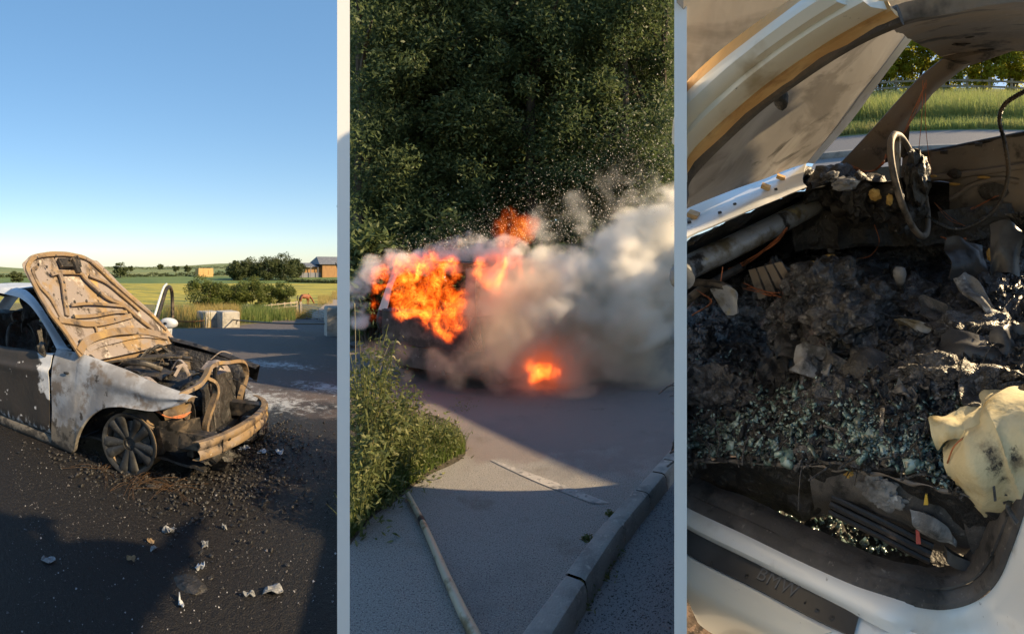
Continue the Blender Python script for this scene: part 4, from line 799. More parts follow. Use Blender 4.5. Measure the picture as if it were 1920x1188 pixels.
# flames: glowing volumes
def flame_mat(name, scale, power, gain, seed, zstr=.6, cols=None, lo=.42):
    m = bpy.data.materials.new(name); m.use_nodes = True; t = m.node_tree; N, Lk = t.nodes, t.links
    N.remove(N['Principled BSDF']); out = N['Material Output']
    tc = N.new('ShaderNodeTexCoord'); mp = N.new('ShaderNodeMapping'); Lk.new(tc.outputs['Object'], mp.inputs[0]); mp.inputs['Scale'].default_value = (1,1,zstr); mp.inputs['Location'].default_value = (seed,seed*.7,seed*1.3)
    n1 = N.new('ShaderNodeTexNoise'); n1.inputs['Scale'].default_value = scale; n1.inputs['Detail'].default_value = 3; n1.inputs['Distortion'].default_value = 1.4; Lk.new(mp.outputs[0], n1.inputs['Vector'])
    n2 = N.new('ShaderNodeTexNoise'); n2.inputs['Scale'].default_value = scale*2.6; n2.inputs['Detail'].default_value = 4; n2.inputs['Distortion'].default_value = 2.2; Lk.new(mp.outputs[0], n2.inputs['Vector'])
    def math_(op, a, b=None, cl=False):
        q = N.new('ShaderNodeMath'); q.operation = op; q.use_clamp = cl
        for i, x in enumerate((a, b)):
            if x is None: continue
            if isinstance(x, (int, float)): q.inputs[i].default_value = x
            else: Lk.new(x, q.inputs[i])
        return q.outputs[0]
    ridge = math_('SUBTRACT', 1, math_('ABSOLUTE', math_('MULTIPLY', math_('SUBTRACT', n2.outputs[0], .5), 5.5)), True)
    ridge = math_('POWER', ridge, 2.2)
    basev = N.new('ShaderNodeMapRange'); basev.interpolation_type = 'SMOOTHSTEP'; Lk.new(n1.outputs[0], basev.inputs[0]); basev.inputs[1].default_value = lo; basev.inputs[2].default_value = lo+.2
    at_ = N.new('ShaderNodeAttribute'); at_.attribute_name = 'density'
    inten = math_('MULTIPLY', math_('MULTIPLY', basev.outputs[0], math_('POWER', at_.outputs['Fac'], .7)), math_('ADD', math_('MULTIPLY', ridge, 1.0), .10))
    rp = N.new('ShaderNodeValToRGB'); Lk.new(inten, rp.inputs[0])
    e = rp.color_ramp.elements; e[0].position = 0; e[0].color = (.55,.03,.0,1); e[1].position = 1; e[1].color = (1,.5,.08,1)
    q = e.new(.25); q.color = (1,.12,.008,1); q = e.new(.6); q.color = (1,.25,.02,1)
    em = N.new('ShaderNodeEmission'); Lk.new(rp.outputs[0], em.inputs[0]); Lk.new(math_('MULTIPLY', math_('POWER', inten, power), gain), em.inputs[1])
    ab = N.new('ShaderNodeVolumeAbsorption'); ab.inputs[0].default_value = (.12,.06,.04,1); Lk.new(math_('MULTIPLY', at_.outputs['Fac'], 1.6), ab.inputs[1])
    ad = N.new('ShaderNodeAddShader'); Lk.new(em.outputs[0], ad.inputs[0]); Lk.new(ab.outputs[0], ad.inputs[1])
    Lk.new(ad.outputs[0], out.inputs['Volume']); 
    try: m.cycles.volume_step_rate = .5
    except Exception: pass
    return m
# smoke: billows turned into a fog volume
def smoke_mat(name, color, dens, nscale, absorb=(.2,.16,.12), aniso=.2, ero=-2.05):
    m = bpy.data.materials.new(name); m.use_nodes = True; t = m.node_tree; N, Lk = t.nodes, t.links
    N.remove(N['Principled BSDF']); out = N['Material Output']
    pv = N.new('ShaderNodeVolumePrincipled'); pv.inputs['Color'].default_value = (*color,1); pv.inputs['Anisotropy'].default_value = aniso; pv.inputs['Absorption Color'].default_value = (*absorb,1)
    at_ = N.new('ShaderNodeAttribute'); at_.attribute_name = 'density'
    tc = N.new('ShaderNodeTexCoord'); nz = N.new('ShaderNodeTexNoise'); nz.inputs['Scale'].default_value = nscale; nz.inputs['Detail'].default_value = 6; nz.inputs['Roughness'].default_value = .66; nz.inputs['Distortion'].default_value = .5; Lk.new(tc.outputs['Object'], nz.inputs['Vector'])
    a = N.new('ShaderNodeMath'); a.operation = 'MULTIPLY_ADD'; Lk.new(nz.outputs[0], a.inputs[0]); a.inputs[1].default_value = 3.2; a.inputs[2].default_value = ero    # erode
    b = N.new('ShaderNodeMath'); b.operation = 'MULTIPLY_ADD'; Lk.new(at_.outputs['Fac'], b.inputs[0]); b.inputs[1].default_value = 1.8; Lk.new(a.outputs[0], b.inputs[2]); b.use_clamp = True
    d = N.new('ShaderNodeMath'); d.operation = 'MULTIPLY'; Lk.new(b.outputs[0], d.inputs[0])
    e4 = N.new('ShaderNodeMath'); e4.operation = 'MULTIPLY'; Lk.new(at_.outputs['Fac'], e4.inputs[0]); e4.inputs[1].default_value = 3.0; e4.use_clamp = True
    e5 = N.new('ShaderNodeMath'); e5.operation = 'MULTIPLY'; Lk.new(e4.outputs[0], e5.inputs[0]); e5.inputs[1].default_value = dens; Lk.new(e5.outputs[0], d.inputs[1])
    Lk.new(d.outputs[0], pv.inputs['Density']); Lk.new(pv.outputs[0], out.inputs['Volume'])
    return m
def smoke(name, label, puffs, mat, voxel, band, seed, amp=.35, grow=1.0, zs=.92):
    m = MB()
    for i, (px, py, r_, s) in enumerate(puffs):
        c = V(0,0,EYE)+wdir(px, py)*r_; s *= grow; m.blob(c, (s,s,s*zs), amp, 1.8, 3, seed+i)
    o = m.build(name, None); tag(o, label, 'smoke', kind='stuff')
    ng = bpy.data.node_groups.new(name+'_volume', 'GeometryNodeTree')
    ng.interface.new_socket('Geometry', in_out='INPUT', socket_type='NodeSocketGeometry'); ng.interface.new_socket('Geometry', in_out='OUTPUT', socket_type='NodeSocketGeometry')
    gi, go_ = ng.nodes.new('NodeGroupInput'), ng.nodes.new('NodeGroupOutput')
    mv = ng.nodes.new('GeometryNodeMeshToVolume'); mv.resolution_mode = 'VOXEL_SIZE'; mv.inputs['Voxel Size'].default_value = voxel; mv.inputs['Density'].default_value = 1.0
    mv.inputs['Interior Band Width'].default_value = band
    sm = ng.nodes.new('GeometryNodeSetMaterial'); sm.inputs['Material'].default_value = mat
    ng.links.new(gi.outputs[0], mv.inputs['Mesh']); ng.links.new(mv.outputs[0], sm.inputs[0]); ng.links.new(sm.outputs[0], go_.inputs[0])
    o.modifiers.new('volume', 'NODES').node_group = ng
    return o
def flame(name, label, pts, mat, seed):
    o = smoke(name, label, pts, mat, .035, .1, seed, .5, 1.1, zs=1.2); tag(o, label, 'flame', 'flames of the burning car'); return o
FM = flame_mat('flame_bright', 3.4, 1.15, 17, 2.3, zstr=.85)
flame('flame', 'big orange flames filling and spilling from the rear window', [(715,520,6.05,.15),(712,560,6.0,.13),(735,500,6.0,.15),(745,535,5.95,.2),(775,520,5.9,.24),(800,505,5.85,.2),(790,560,5.85,.22),(760,580,5.9,.15),(825,540,5.75,.2),(845,510,5.7,.15),(815,585,5.7,.18),(840,575,5.65,.2),(835,610,5.55,.17),(852,600,5.5,.15),(850,628,5.45,.09),(705,590,6.0,.08),(865,560,5.55,.1)], FM, 100)
flame('flame', 'orange flames at the side window seen through smoke', [(905,505,5.75,.13),(930,500,5.8,.18),(955,505,5.9,.17),(980,500,6.0,.14),(940,530,5.75,.14),(915,530,5.7,.1)], flame_mat('flame_side', 3.0, 1.0, 14, 5.1), 140)
flame('flame', 'red-orange tongue of flame rising above the smoke over the roof', [(940,435,6.1,.14),(955,408,6.1,.11),(985,430,6.15,.16),(950,450,6.05,.16),(1000,420,6.2,.1)], flame_mat('flame_red', 3.0, 1.0, 3.5, 7.7, lo=.35), 160)
flame('flame', 'small fire burning on the ground under the car', [(995,690,6.2,.07),(1010,697,6.15,.1),(1030,695,6.15,.09),(1000,706,6.1,.08),(1045,698,6.15,.06),(995,680,6.25,.05)], flame_mat('flame_low', 5.0, 1.0, 30, 9.2, lo=.34), 170)

g = random.Random(5); PF = []
TOP = [(672,520),(700,488),(740,474),(790,468),(850,460),(900,446),(950,444),(1000,438),(1040,432),(1075,440),(1110,415),(1140,395),(1165,378),(1190,362),(1210,390),(1228,385),(1246,352),(1270,342)]
RR = [(672,.2),(740,.2),(850,.24),(950,.28),(1040,.3),(1110,.34),(1190,.36),(1250,.4),(1320,.4)]
for i, (px, py) in enumerate(TOP):
    s = float(np.interp(px, [a for a,_ in RR],[b for _,b in RR])); r_ = float(np.interp(px,[660,850,1000,1300],[6.6,6.2,6.2,6.6])); PF.append((px, py+s*F/r_*.8, r_, s))
for k in range(70):
    px = g.uniform(960,1262); top = float(np.interp(px,[a for a,_ in TOP],[b for _,b in TOP])); s = g.uniform(.3,.5); r_ = g.uniform(6.0,7.6)
    py = g.uniform(top+s*F/r_*1.1, top+s*F/r_*1.1+160); PF.append((px, py, r_, s))
for k in range(16): PF.append((g.uniform(905,1010), g.uniform(470,520), g.uniform(6.2,6.6), g.uniform(.16,.26)))
for k in range(18): px = g.uniform(680,930); PF.append((px, float(np.interp(px,[a for a,_ in TOP],[b for _,b in TOP]))+g.uniform(4,22), g.uniform(5.95,6.3), g.uniform(.13,.2)))
for px, py in ((668,540),(664,570),(668,600),(676,520),(690,505)): PF.append((px+6, py, 6.6, .17))
SM = smoke_mat('smoke_bright', (.99,.955,.90), 10, 2.4)
smoke('smoke_plume', 'thick cream smoke billowing off the roof and away over the street', [q for q in PF if q[0] > 915], SM, .045, .20, 300, grow=1.16)
smoke('smoke_rim', 'white smoke rolling along the roof edge above the flames', [q for q in PF if q[0] < 975], smoke_mat('smoke_white', (.99,.97,.93), 20, 3.4, ero=-1.9), .035, .13, 380, grow=1.2)
PF2 = []
for k in range(100):
    px = g.uniform(885,1270); py = g.uniform(520,735); r_ = g.uniform(5.75,6.6); PF2.append((px, py, r_, g.uniform(.26,.44)))
for k in range(40): PF2.append((g.uniform(880,1000), g.uniform(520,725), g.uniform(5.35,5.7), g.uniform(.18,.26)))
for k in range(26): PF2.append((g.uniform(680,890), g.uniform(650,740), g.uniform(5.4,5.9), g.uniform(.12,.2)))
SM2 = smoke_mat('smoke_brown', (.93,.80,.66), 5.5, 1.6, ero=-1.75)
smoke('smoke_veil', 'brown smoke veil hiding the side of the burning car down to the road', PF2, SM2, .06, .2, 420, grow=1.15)
PF3 = [(1020,425,6.6,.3),(1080,395,6.8,.3),(1150,345,6.9,.3),(1175,320,6.9,.25),(1205,340,7.0,.26),(905,415,6.2,.06),(903,430,6.2,.07),(906,405,6.2,.05),(885,430,6.3,.12)]
smoke('smoke_wisp', 'thin grey wisps trailing up from the top of the smoke', PF3, smoke_mat('smoke_thin', (.9,.9,.88), 2.6, 3.0, ero=-2.1), .045, .3, 520, grow=1.5)

# sunlit droplets and ash hanging in the air above the smoke
n = 9000
u = rng.random(n); px = 690+572*u**.62; topy = np.interp(px, [a for a,_ in TOP],[b for _,b in TOP]); hgt = np.interp(px, [680,900,1100,1290],[30,75,170,270])
py = topy-np.abs(rng.normal(size=n))*hgt*.48+18; rr = rng.uniform(5.6,7.4,n); a = (px-960)/F
P = np.stack([rr*np.sin(a), rr*np.cos(a), EYE+rr*(HY-py)/F],1); s = rng.gamma(1.1,.0021,n)[:,None]+.0012
base = np.array([[1,0,-.5],[-.5,.86,-.5],[-.5,-.86,-.5],[0,0,1.0]])
v = (P[:,None,:]+base[None]*s[:,None,:]).reshape(-1,3); f = (np.arange(n)[:,None,None]*4+np.array([[0,1,3],[1,2,3],[2,0,3],[0,2,1]])[None]).reshape(-1,3)
mk('droplet', (.85,.82,.74), .3, trans=.5)
tag(mesh_np('spray_droplets', v, f, MAT['droplet'], smooth=True), 'bright specks of water spray and ash in the air above the smoke', 'spray', kind='stuff')

# the wood behind
MIDCLIP = (-.370,.370)
TL = [(676,10.4,11.5,2.3,'foliage tree at the edge of the wood beside the first white board, lit yellow'),(735,11.2,12.5,2.5,'tall dark tree of the wood above the burning rear window'),(820,10.8,11.5,2.4,'tall dark tree of the wood above the middle of the roof'),(905,11.4,12.5,2.6,'dense tree in the middle of the wood above the flames'),
      (995,10.9,12,2.5,'grey-green tree of the wood behind the smoke top'),(1085,11.4,12.5,2.6,'dark tree of the wood behind the spray'),(1170,10.7,11.5,2.4,'tree of the wood behind the thickest spray'),(1244,11.2,12.5,2.5,'yellow-lit tree of the wood beside the second white board')]
for i, (px, r_, h, rd, lab) in enumerate(TL):
    tree('woodland_tree', lab, at(px, r_), h, (rd,rd*.9,h*.50), 42000, .07, MAT['leaf_wood'], 'trees of the dark wood', 150, 200+i, trunk_r=.2, cr_=.17, shell=.45, clip=MIDCLIP)
for i, px in enumerate((700,790,890,990,1090,1180,1225,670)):
    tree('woodland_tree', 'dim tree deeper in the wood, hardly seen between the front trees', at(px, 15.5+(i % 3)), 15, (3.4,2.2,7.3), 6500, .32, MAT['leaf_wood'], 'trees deep in the wood', 70, 230+i, trunk_r=.25, cr_=.25, clip=MIDCLIP)
for i, (px, r_) in enumerate([(694,8.9),(745,9.2),(830,9.0),(920,9.3),(1010,9.1),(1100,9.3),(1180,9.0),(1232,9.2)]):
    bush('woodland_shrub', ['low shrub of the wood nearest the first white board','low shrub of the wood above the car roof, second from the first board','low shrub of the wood above the middle of the roof','low shrub of the wood behind the white jet of smoke','low shrub of the wood behind the red flame tongue','low shrub of the wood behind the rising wisp','low shrub of the wood behind the tallest billow','low shrub of the wood nearest the second white board'][i], at(px, r_), (1.2,.8,1.4), 4500, .12, MAT['leaf_wood'], 'shrubs at the foot of the wood', 260+i, clip=MIDCLIP)

# weeds and grass beside the footway
mk('stem_green', (.14,.16,.05), .7, trans=.2, layers=[((.3,.24,.1), 5, .5, .7)])
def weed(base, h, lean, n, lsize, label, seed, mat='leaf_weed', spread=.16):
    g = random.Random(seed); o = thing('weed', label, 'weed', Matrix.Translation(base), 'tall weeds beside the footway')
    P = []; mm = MB()
    for k in range(g.randint(5,8)):
        a = g.uniform(0,2*PI); hh = h*g.uniform(.65,1.05); tip = V(math.cos(a)*spread*hh*1.4+lean[0]*hh, math.sin(a)*spread*hh*1.4+lean[1]*hh, hh)
        if math.atan2(base.x+tip.x, base.y+tip.y) < -.362: tip.x = abs(tip.x)
        pth = cr([V(math.cos(a)*.04,math.sin(a)*.04,0), tip*.5+V(0,0,.06*hh), tip], 8); mm.tube(pth, lambda t: .006*(1-.6*t), 5, 0)
        for j in range(n//6):
            t = g.random()**.75; q = pth[int(t*(len(pth)-1))]; w_ = .12*(1-.55*t)*(.7+h*.4)
            cand = (q.x+g.gauss(0,w_), q.y+g.gauss(0,w_), max(.01,q.z+g.gauss(0,.05)))
            if math.atan2(base.x+cand[0], base.y+cand[1]) > -.370: P.append(cand)
    mm.build('stem', MAT['stem_green'], o)
    v, f = leaves(np.array(P), None, np.full(len(P), lsize), aspect=2.1); mesh_np('foliage', v, f, MAT[mat], o); return o
WD = [(672,965,.6),(676,905,.95),(672,865,1.15),(684,870,1.1),(690,880,.95),(700,930,.6),(722,900,.75),(715,850,.95),(745,880,.62),(760,905,.42),(770,850,.6),(790,870,.45),(792,850,.4),(820,860,.33),(838,855,.25),(836,835,.22),(690,960,.4),(668,1000,.36),(725,945,.3),(780,895,.3)]
WLAB = ['middling leafy weed at the foot of the first white board','tall leafy weed beside the first white board, in front of the tallest','tallest leafy weed, close to the first white board','tall leafy weed just right of the tallest one','tall yellow-green weed below the drooping seed heads','middling weed left of the purple flower','middling leafy weed above the end of the pole','tall weed in front of the dark bumper','middling weed right of the purple flower','low weed just above the end of the pole','middling weed under the right end of the dark bumper','low weed along the middle of the footway edge','low weed behind the footway edge near the rear wheel','low weed near the tip of the verge','smallest weed at the very tip of the verge','low weed at the far tip of the verge by the road','low weed on the near side of the verge, left of the pole','low weed at the corner of the footway and the first white board','low weed touching the end of the pole','low weed on the footway edge right of the pole']
for i, (px, py, h) in enumerate(WD):
    lab = WLAB[i]
    weed(gp(px, py), h, (g.uniform(-.1,.14), g.uniform(-.12,.05)), 420 if h > .5 else 230, .034 if h > .5 else .028, lab, 500+i)
def verge_pts(n, seed):
    g = np.random.default_rng(seed); out = []
    while len(out) < n:
        px = g.uniform(652,872); pymax = np.interp(px,[636,660,700,745,800,872],[1040,1012,965,935,890,852]); py = pymax-np.abs(g.normal())*45-2
        if py > np.interp(px,[652,790,830,872],[780,800,825,846]): p = gp(px, py); out.append((p.x,p.y,0))
    return out
P = verge_pts(5200, 3); v, f = blades(P, np.full(len(P), .2), .008, .7, 5); tag(mesh_np('verge_grass', v, f, MAT['green_grass']), 'short rough grass along the edge of the footway', 'grass', kind='stuff')
P = np.array(verge_pts(4200, 8)); P[:,2] += rng.random(len(P))*.16; v, f = leaves(P, None, np.full(len(P), .026)); tag(mesh_np('ground_ivy', v, f, MAT['leaf_weed']), 'small leaves covering the ground under the weeds', 'ground cover', kind='stuff')
mk('soil', (.06,.05,.035), .95, bump=(30,.02,6))
m = MB(); edge = [(652,1030),(664,1012),(700,968),(745,938),(800,893),(872,853),(858,800),(800,775),(700,760),(652,760)]
cen = gp(700,860); m.loft([[cen.lerp(gp(*p), t)+V(0,0,.03*(1-t**3)+.003) for p in edge+edge[:1]] for t in (.02,.4,.7,.9,1)], 4, 3); tag(m.build('soil_bank', MAT['soil']), kind='structure')
mk('seed_head', (.5,.45,.3), .7, trans=.4)
for i, (px, py, tx, ty, lab) in enumerate([(690,850,752,645,'arching grass stalk with a pale seed head, highest over the dark bumper'),(700,860,742,672,'arching grass stalk with a pale seed head, drooping below the highest one'),(668,840,664,575,'grass stalk with a seed head rising against the smoke at the board'),(812,850,822,780,'thin grass stalk standing at the tip of the verge')]):
    b = gp(px, py); d = V(0,0,EYE)+wdir(tx, ty)*math.hypot(b.x,b.y); o = thing('grass_stalk', lab, 'grass stalk', Matrix.Translation(b), 'seeding grass stalks'); e_ = d-b
    part('stem', MAT['seed_head'], o, lambda m: m.tube([V(0,0,0), V(e_.x*.25,e_.y*.25,e_.z*.62), V(e_.x*.65,e_.y*.65,e_.z*1.0), e_], .0025, 5, 6))
    part('seed_head', MAT['seed_head'], o, lambda m: m.tube([V(e_.x*.7,e_.y*.7,e_.z*1.01), V(e_.x*.9,e_.y*.9,e_.z*1.02), e_+V(0,0,-.02)], lambda t: .009*math.sin(PI*min(1,t+.1)), 6, 4))
mk('petal', (.33,.08,.42), .6, trans=.3)
o = thing('wild_flower', 'single small purple flower among the weeds', 'flower', Matrix.Translation(gp(710,880))); fp = V(0,0,EYE)+wdir(708,812)*(gp(710,880)-V(0,0,0)).length*.96; fp -= gp(710,880)
part('stem', MAT['stem_green'], o, lambda m: m.tube([V(0,0,0), fp*.5+V(0,0,.03), fp], .0025, 5, 4))
for k in range(6): part('petal', MAT['petal'], o, lambda m: m.blob(fp+V(math.cos(k*1.05)*.012,-.004,math.sin(k*1.05)*.012), (.011,.004,.009), .1, 2, 2, k))
for i, (px, py, h, lab) in enumerate([(1146,1046,.07,'small dry weed tuft at the kerb foot, furthest up the street of the larger three'),(1128,1078,.06,'small dry weed tuft at the kerb foot, middle of the larger three'),(1090,1125,.10,'largest weed tuft at the kerb foot, nearest the camera'),(1100,1010,.03,'fresh green sprig lying on the kerb top'),(1143,965,.03,'thin moss tuft in a kerb joint by the edging strip'),(868,768,.16,'lone flowering weed on the tarmac in front of the smoke')]):
    z = 0 if i > 2 else -.115; b = gp(px, py, z); P = rng.normal(size=(90,3))*[h*.5,h*.5,h*.35]; P[:,2] = np.abs(P[:,2])
    v, f = leaves(P, None, np.full(90, .02 if i < 3 else .016)); o = thing('kerb_weed', lab, 'weed', Matrix.Translation(b), 'small weeds along the kerb'); mesh_np('foliage', v, f, MAT['leaf_weed'], o)
# ================================================================ the hillside with the gutted car, seen through its open side
def rp(x, y, z=0): return V(x, y, z)
def xnear(y):                                                       # the apron ends at the partition board
    lo, hi = -4.0, 2.0
    for _ in range(40):
        mid = (lo+hi)/2; q = MR @ V(mid, y, 0)
        if math.atan2(q.x, q.y) < (1282-960)/F: lo = mid
        else: hi = mid
    return hi
YN = [-.4,.05,.3,.6,1,1.6,2.4,3.0]
xl = lambda y: np.interp(y, YN+[7,8,11,26,31,60], [xnear(a) for a in YN]+[-.75,-.72,-.5,1.0,1.3,2.6])
xr = lambda y: np.interp(y, [0,3,7,60], [2.6,3.2,3.9,25])
mk('lit_road', (.22,.22,.23), .8, layers=[((.3,.3,.31), 60, .5, .64), ((.14,.14,.145), 40, .55, .66)], bump=(90,.004,3))
mk('gravel_dark', (.10,.075,.06), .9, layers=[((.2,.14,.11), 70, .48, .62, {'tex':'voronoi'}), ((.03,.026,.024), 40, .5, .65), ((.3,.27,.24), 120, .62, .7)], bump=((80,.012,3),))
mk('grey_path', (.17,.17,.18), .85, layers=[((.23,.23,.24), 40, .5, .64)], bump=(60,.004,3))
mk('meadow', (.13,.17,.045), .95, layers=[((.22,.22,.07), .6, .45, .65)], bump=(6,.08,5))
def hill(name, y0, y1, mat, z=0.0, n=5):
    m = MB(); m.loft([[V(xl(y)+(xr(y)-xl(y))*t, y, z) for t in (0,.33,.66,1)] for y in np.linspace(y0,y1,n)], 2, 2); return tag(m.build(name, mat, M=MR), kind='structure')
hill('gravel_apron', -.35, 3.0, MAT['gravel_dark']); hill('hill_road', 7.0, 8.3, MAT['lit_road']); hill('hill_footpath', 8.45, 10.8, MAT['grey_path'], .1)
hill('hill_meadow', 10.8, 60, MAT['meadow'], .1, 8)
m = MB(); m.loft([[V(xl(8.3)+(xr(8.3)-xl(8.3))*t, y, z) for t in (0,.5,1)] for y, z in ((8.3,0),(8.3,.09),(8.31,.105),(8.45,.105))], 2, 0); tag(m.build('hill_kerb', MAT['kerb_concrete'], M=MR), kind='structure')
MRi = MR.to_3x3().inverted(); dn = MRi @ V(0,0,-1)
def skirt(name, y0, y1):
    ys = np.linspace(y0, y1, 7); ring = [V(xl(y), y, -.004) for y in ys[::-1]]+[V(xr(y), y, -.004) for y in ys]; ring.append(ring[0].copy())
    low = [p+dn*((MR @ p).z+.3) for p in ring]; m = MB(); k = len(ring)
    m.add(ring+low, [(i,i+1,k+i+1,k+i) for i in range(k-1)]); tag(m.build(name, MAT['soil'], M=MR, smooth=False), kind='structure')
skirt('apron_bank', -.35, 3.0); skirt('hill_bank', 7.0, 60)
# meadow grass, fence, hedge
mk('meadow_grass', (.30,.36,.12), .7, trans=.5, layers=[((.33,.33,.13), .7, .45, .65), ((.14,.2,.05), .45, .5, .66), ((.5,.43,.24), 1.5, .6, .74)])
n = 24000; yy = 11+ (rng.random(n)**1.25)*15; xx = xl(yy)+(.42*yy-xl(yy))*rng.random(n); hh = np.where(yy < 13, .25, .7)
v, f = blades(np.stack([xx,yy,np.full(n,.08)],1), hh, .03, .5, 9); tag(mesh_np('meadow_grass', v, f, MAT['meadow_grass'], M=MR), 'tall pale green meadow grass beyond the footpath on the hill', 'grass', kind='stuff')
fn3 = thing('meadow_fence', 'weathered post and rail fence across the top of the meadow', 'fence', MR @ Matrix.Translation((0,26,.1)))
for i in range(12): part('post', MAT['old_timber'], fn3, lambda m: m.box((1.2+i*1.3,.0,.6),(.13,.11,1.2)), smooth=False)
for k in range(3): part('rail', MAT['old_timber'], fn3, lambda m: m.box((8.4,-.08,.42+.3*k),(14.8,.05,.1)), smooth=False)
for i, (x, y, h, lab) in enumerate([(1.9,30.0,4.4,'golden hedge tree seen through the windscreen opening, partly behind the bonnet'),(4.0,31,4.2,'golden hedge tree behind the far windscreen pillar'),(6.2,31,4.1,'golden hedge tree seen through the far side window'),(8.6,31,4.2,'golden hedge tree at the far edge of the side window'),(11.0,31.5,4.0,'golden hedge tree beyond the edge of the side window')]):
    bush('hedge_tree', lab, (x,y,.1), (2.0,1.2,h*.56), 6500, .16, MAT['leaf_gold'], 'golden hedge above the meadow', 700+i, 'hedge', M=MR, clumps=70, cr_=.3)

# ---------------------------------------------------------------- the gutted car
M3 = MR @ Matrix.Translation((-.165,.588,0)) @ Matrix.Rotation(R(-18),4,'Z')
def kn(px, py, n): return hit(M3, max(px,1279), py, (0,n,0), (0,1,0))
def kz(px, py, z):
    q = hit(M3, max(px,1279), py, (0,0,z), (0,0,1)); return q if q.y < 1.36 else kn(px, py, 1.36)
def ku(px, py, u): return hit(M3, px, py, (u,0,0), (1,0,0))
def kk(px, py, z, n, a=1690, b=1800):
    t = min(1, max(0, (px-a)/(b-a))); return kz(px, py, z).lerp(kn(px, py, n), t)
mk('car_white', (.82,.82,.80), .35, coat=.3, layers=[((.68,.64,.55), 3.5, .5, .72), ((.42,.37,.29), 11, .60, .78, {'amount':.6}), ((.2,.18,.16), 60, .66, .74, {'amount':.6})], bump=(4,.001,2))
mk('pillar_cream', (.72,.68,.58), .45, coat=.2, layers=[((.70,.69,.65), 2.2, .48, .66), ((.42,.34,.22), 7, .6, .76), ((.06,.05,.04), 60, .70, .75)], bump=(5,.001,3))
mk('sunlit_or_tan_edge', (.55,.32,.12), .6, layers=[((.66,.46,.22), 6, .45, .65), ((.24,.12,.05), 9, .55, .7)], bump=(50,.002,5))  # flange and lip get the low sun's orange painted in; brackets are tan
mk('rubber', (.065,.06,.058), .75, layers=[((.13,.118,.11), 7, .46, .68), ((.02,.02,.02), 16, .55, .68), ((.24,.22,.2), 70, .62, .72, {'amount':.7})], bump=((40,.004,6),(140,.0015,3)))
mk('scuff_black', (.028,.03,.034), .32, layers=[((.05,.055,.06), 4, .5, .7, {'rough':.5})], bump=(30,.0005,3))
mk('seat_char', (.030,.030,.033), .38, spec=.8, layers=[((.075,.075,.079), 14, .48, .64), ((.007,.007,.007), 9, .50, .62), ((.20,.20,.21), 60, .54, .68, {'amount':.8,'rough':.75}), ((.08,.065,.045), 6, .66, .76, {'rough':.8}), ((.26,.27,.29), 150, .65, .71, {'amount':.8,'rough':.8})], bump=((26,.02,9),(95,.008,6),(240,.003,3)))
mk('blued_steel', (.30,.32,.35), .42, .35, layers=[((.12,.10,.06), 7, .45, .6, {'rough':.7}), ((.34,.29,.14), 9, .60, .72, {'rough':.8,'metal':0}), ((.03,.03,.032), 12, .56, .68), ((.34,.36,.4), 5, .6, .75)], bump=(60,.001,4))
mk('bonnet_grey', (.30,.28,.265), .65, layers=[((.16,.145,.135), 3.4, .48, .62, {'stretch':(1,.45,1),'distort':1.2}), ((.42,.40,.38), 2.6, .52, .7, {'distort':1}), ((.06,.055,.05), 5.5, .62, .74, {'stretch':(1,.4,1),'distort':1.5}), ((.30,.22,.15), 2, .6, .75)], bump=(30,.001,5))
mk('inner_steel', (.19,.17,.155), .65, .3, layers=[((.22,.18,.14), 5, .46, .66), ((.04,.036,.033), 8, .54, .68), ((.3,.27,.24), 30, .64, .74)], bump=(50,.002,5))
_sp = [(*kn(1868,852,.05), .045,1,1.6), (*kn(1850,838,.06), .018,1,1.6), (*kn(1885,880,.05), .03,1,1.6), (*kn(1888,908,.05), .02,1,1.6), (*kn(1836,905,.06), .015,1,1.6), (*kn(1905,850,.05), .04,1,1.6), (*kn(1790,812,.12), .016,1,1.6), (*kn(1780,835,.12), .01,1,1.6)]
mk('foam', (.62,.54,.33), .8, layers=[((.70,.64,.46), 6, .45, .66), ((.46,.33,.13), 9, .56, .70), ((.20,.16,.10), 14, .62, .90, {'spots':_sp,'spotk':.55,'nrough':.75}), ((.03,.027,.025), 22, .78, .92, {'spots':_sp,'spotk':.55,'nrough':.8})], bump=((10,.012,4),(70,.002,4)))
mk('foam_or_sun_orange', (.42,.26,.07), .8, layers=[((.6,.42,.14), 12, .48, .65), ((.15,.08,.03), 9, .58, .7)], bump=(30,.01,5))  # paints orange sunlight on wheel, far door and seat foam; also ochre scraps
mk('plastic_sheet', (.04,.041,.045), .4, layers=[((.09,.09,.095), 6, .5, .7), ((.015,.015,.015), 11, .55, .7)], bump=(14,.006,5))
mk('glass_crumb', (.13,.21,.19), .15, spec=.8, layers=[((.30,.40,.38), 90, .5, .6, {'tex':'voronoi'}), ((.07,.10,.09), 60, .45, .6, {'tex':'voronoi'})])
mk('ash_white', (.22,.225,.235), .75, layers=[((.48,.50,.52), 34, .56, .68), ((.03,.03,.03), 9, .5, .62), ((.12,.12,.125), 14, .55, .68), ((.4,.3,.12), 8, .66, .76)], bump=(40,.008,6))
car3 = thing('gutted_car', 'gutted white car seen through its open side, interior burnt to black rubble', 'car', M3)
def p3(name, mat, fn, par=None, **k): return part(name, MAT[mat], par or car3, fn, **k)
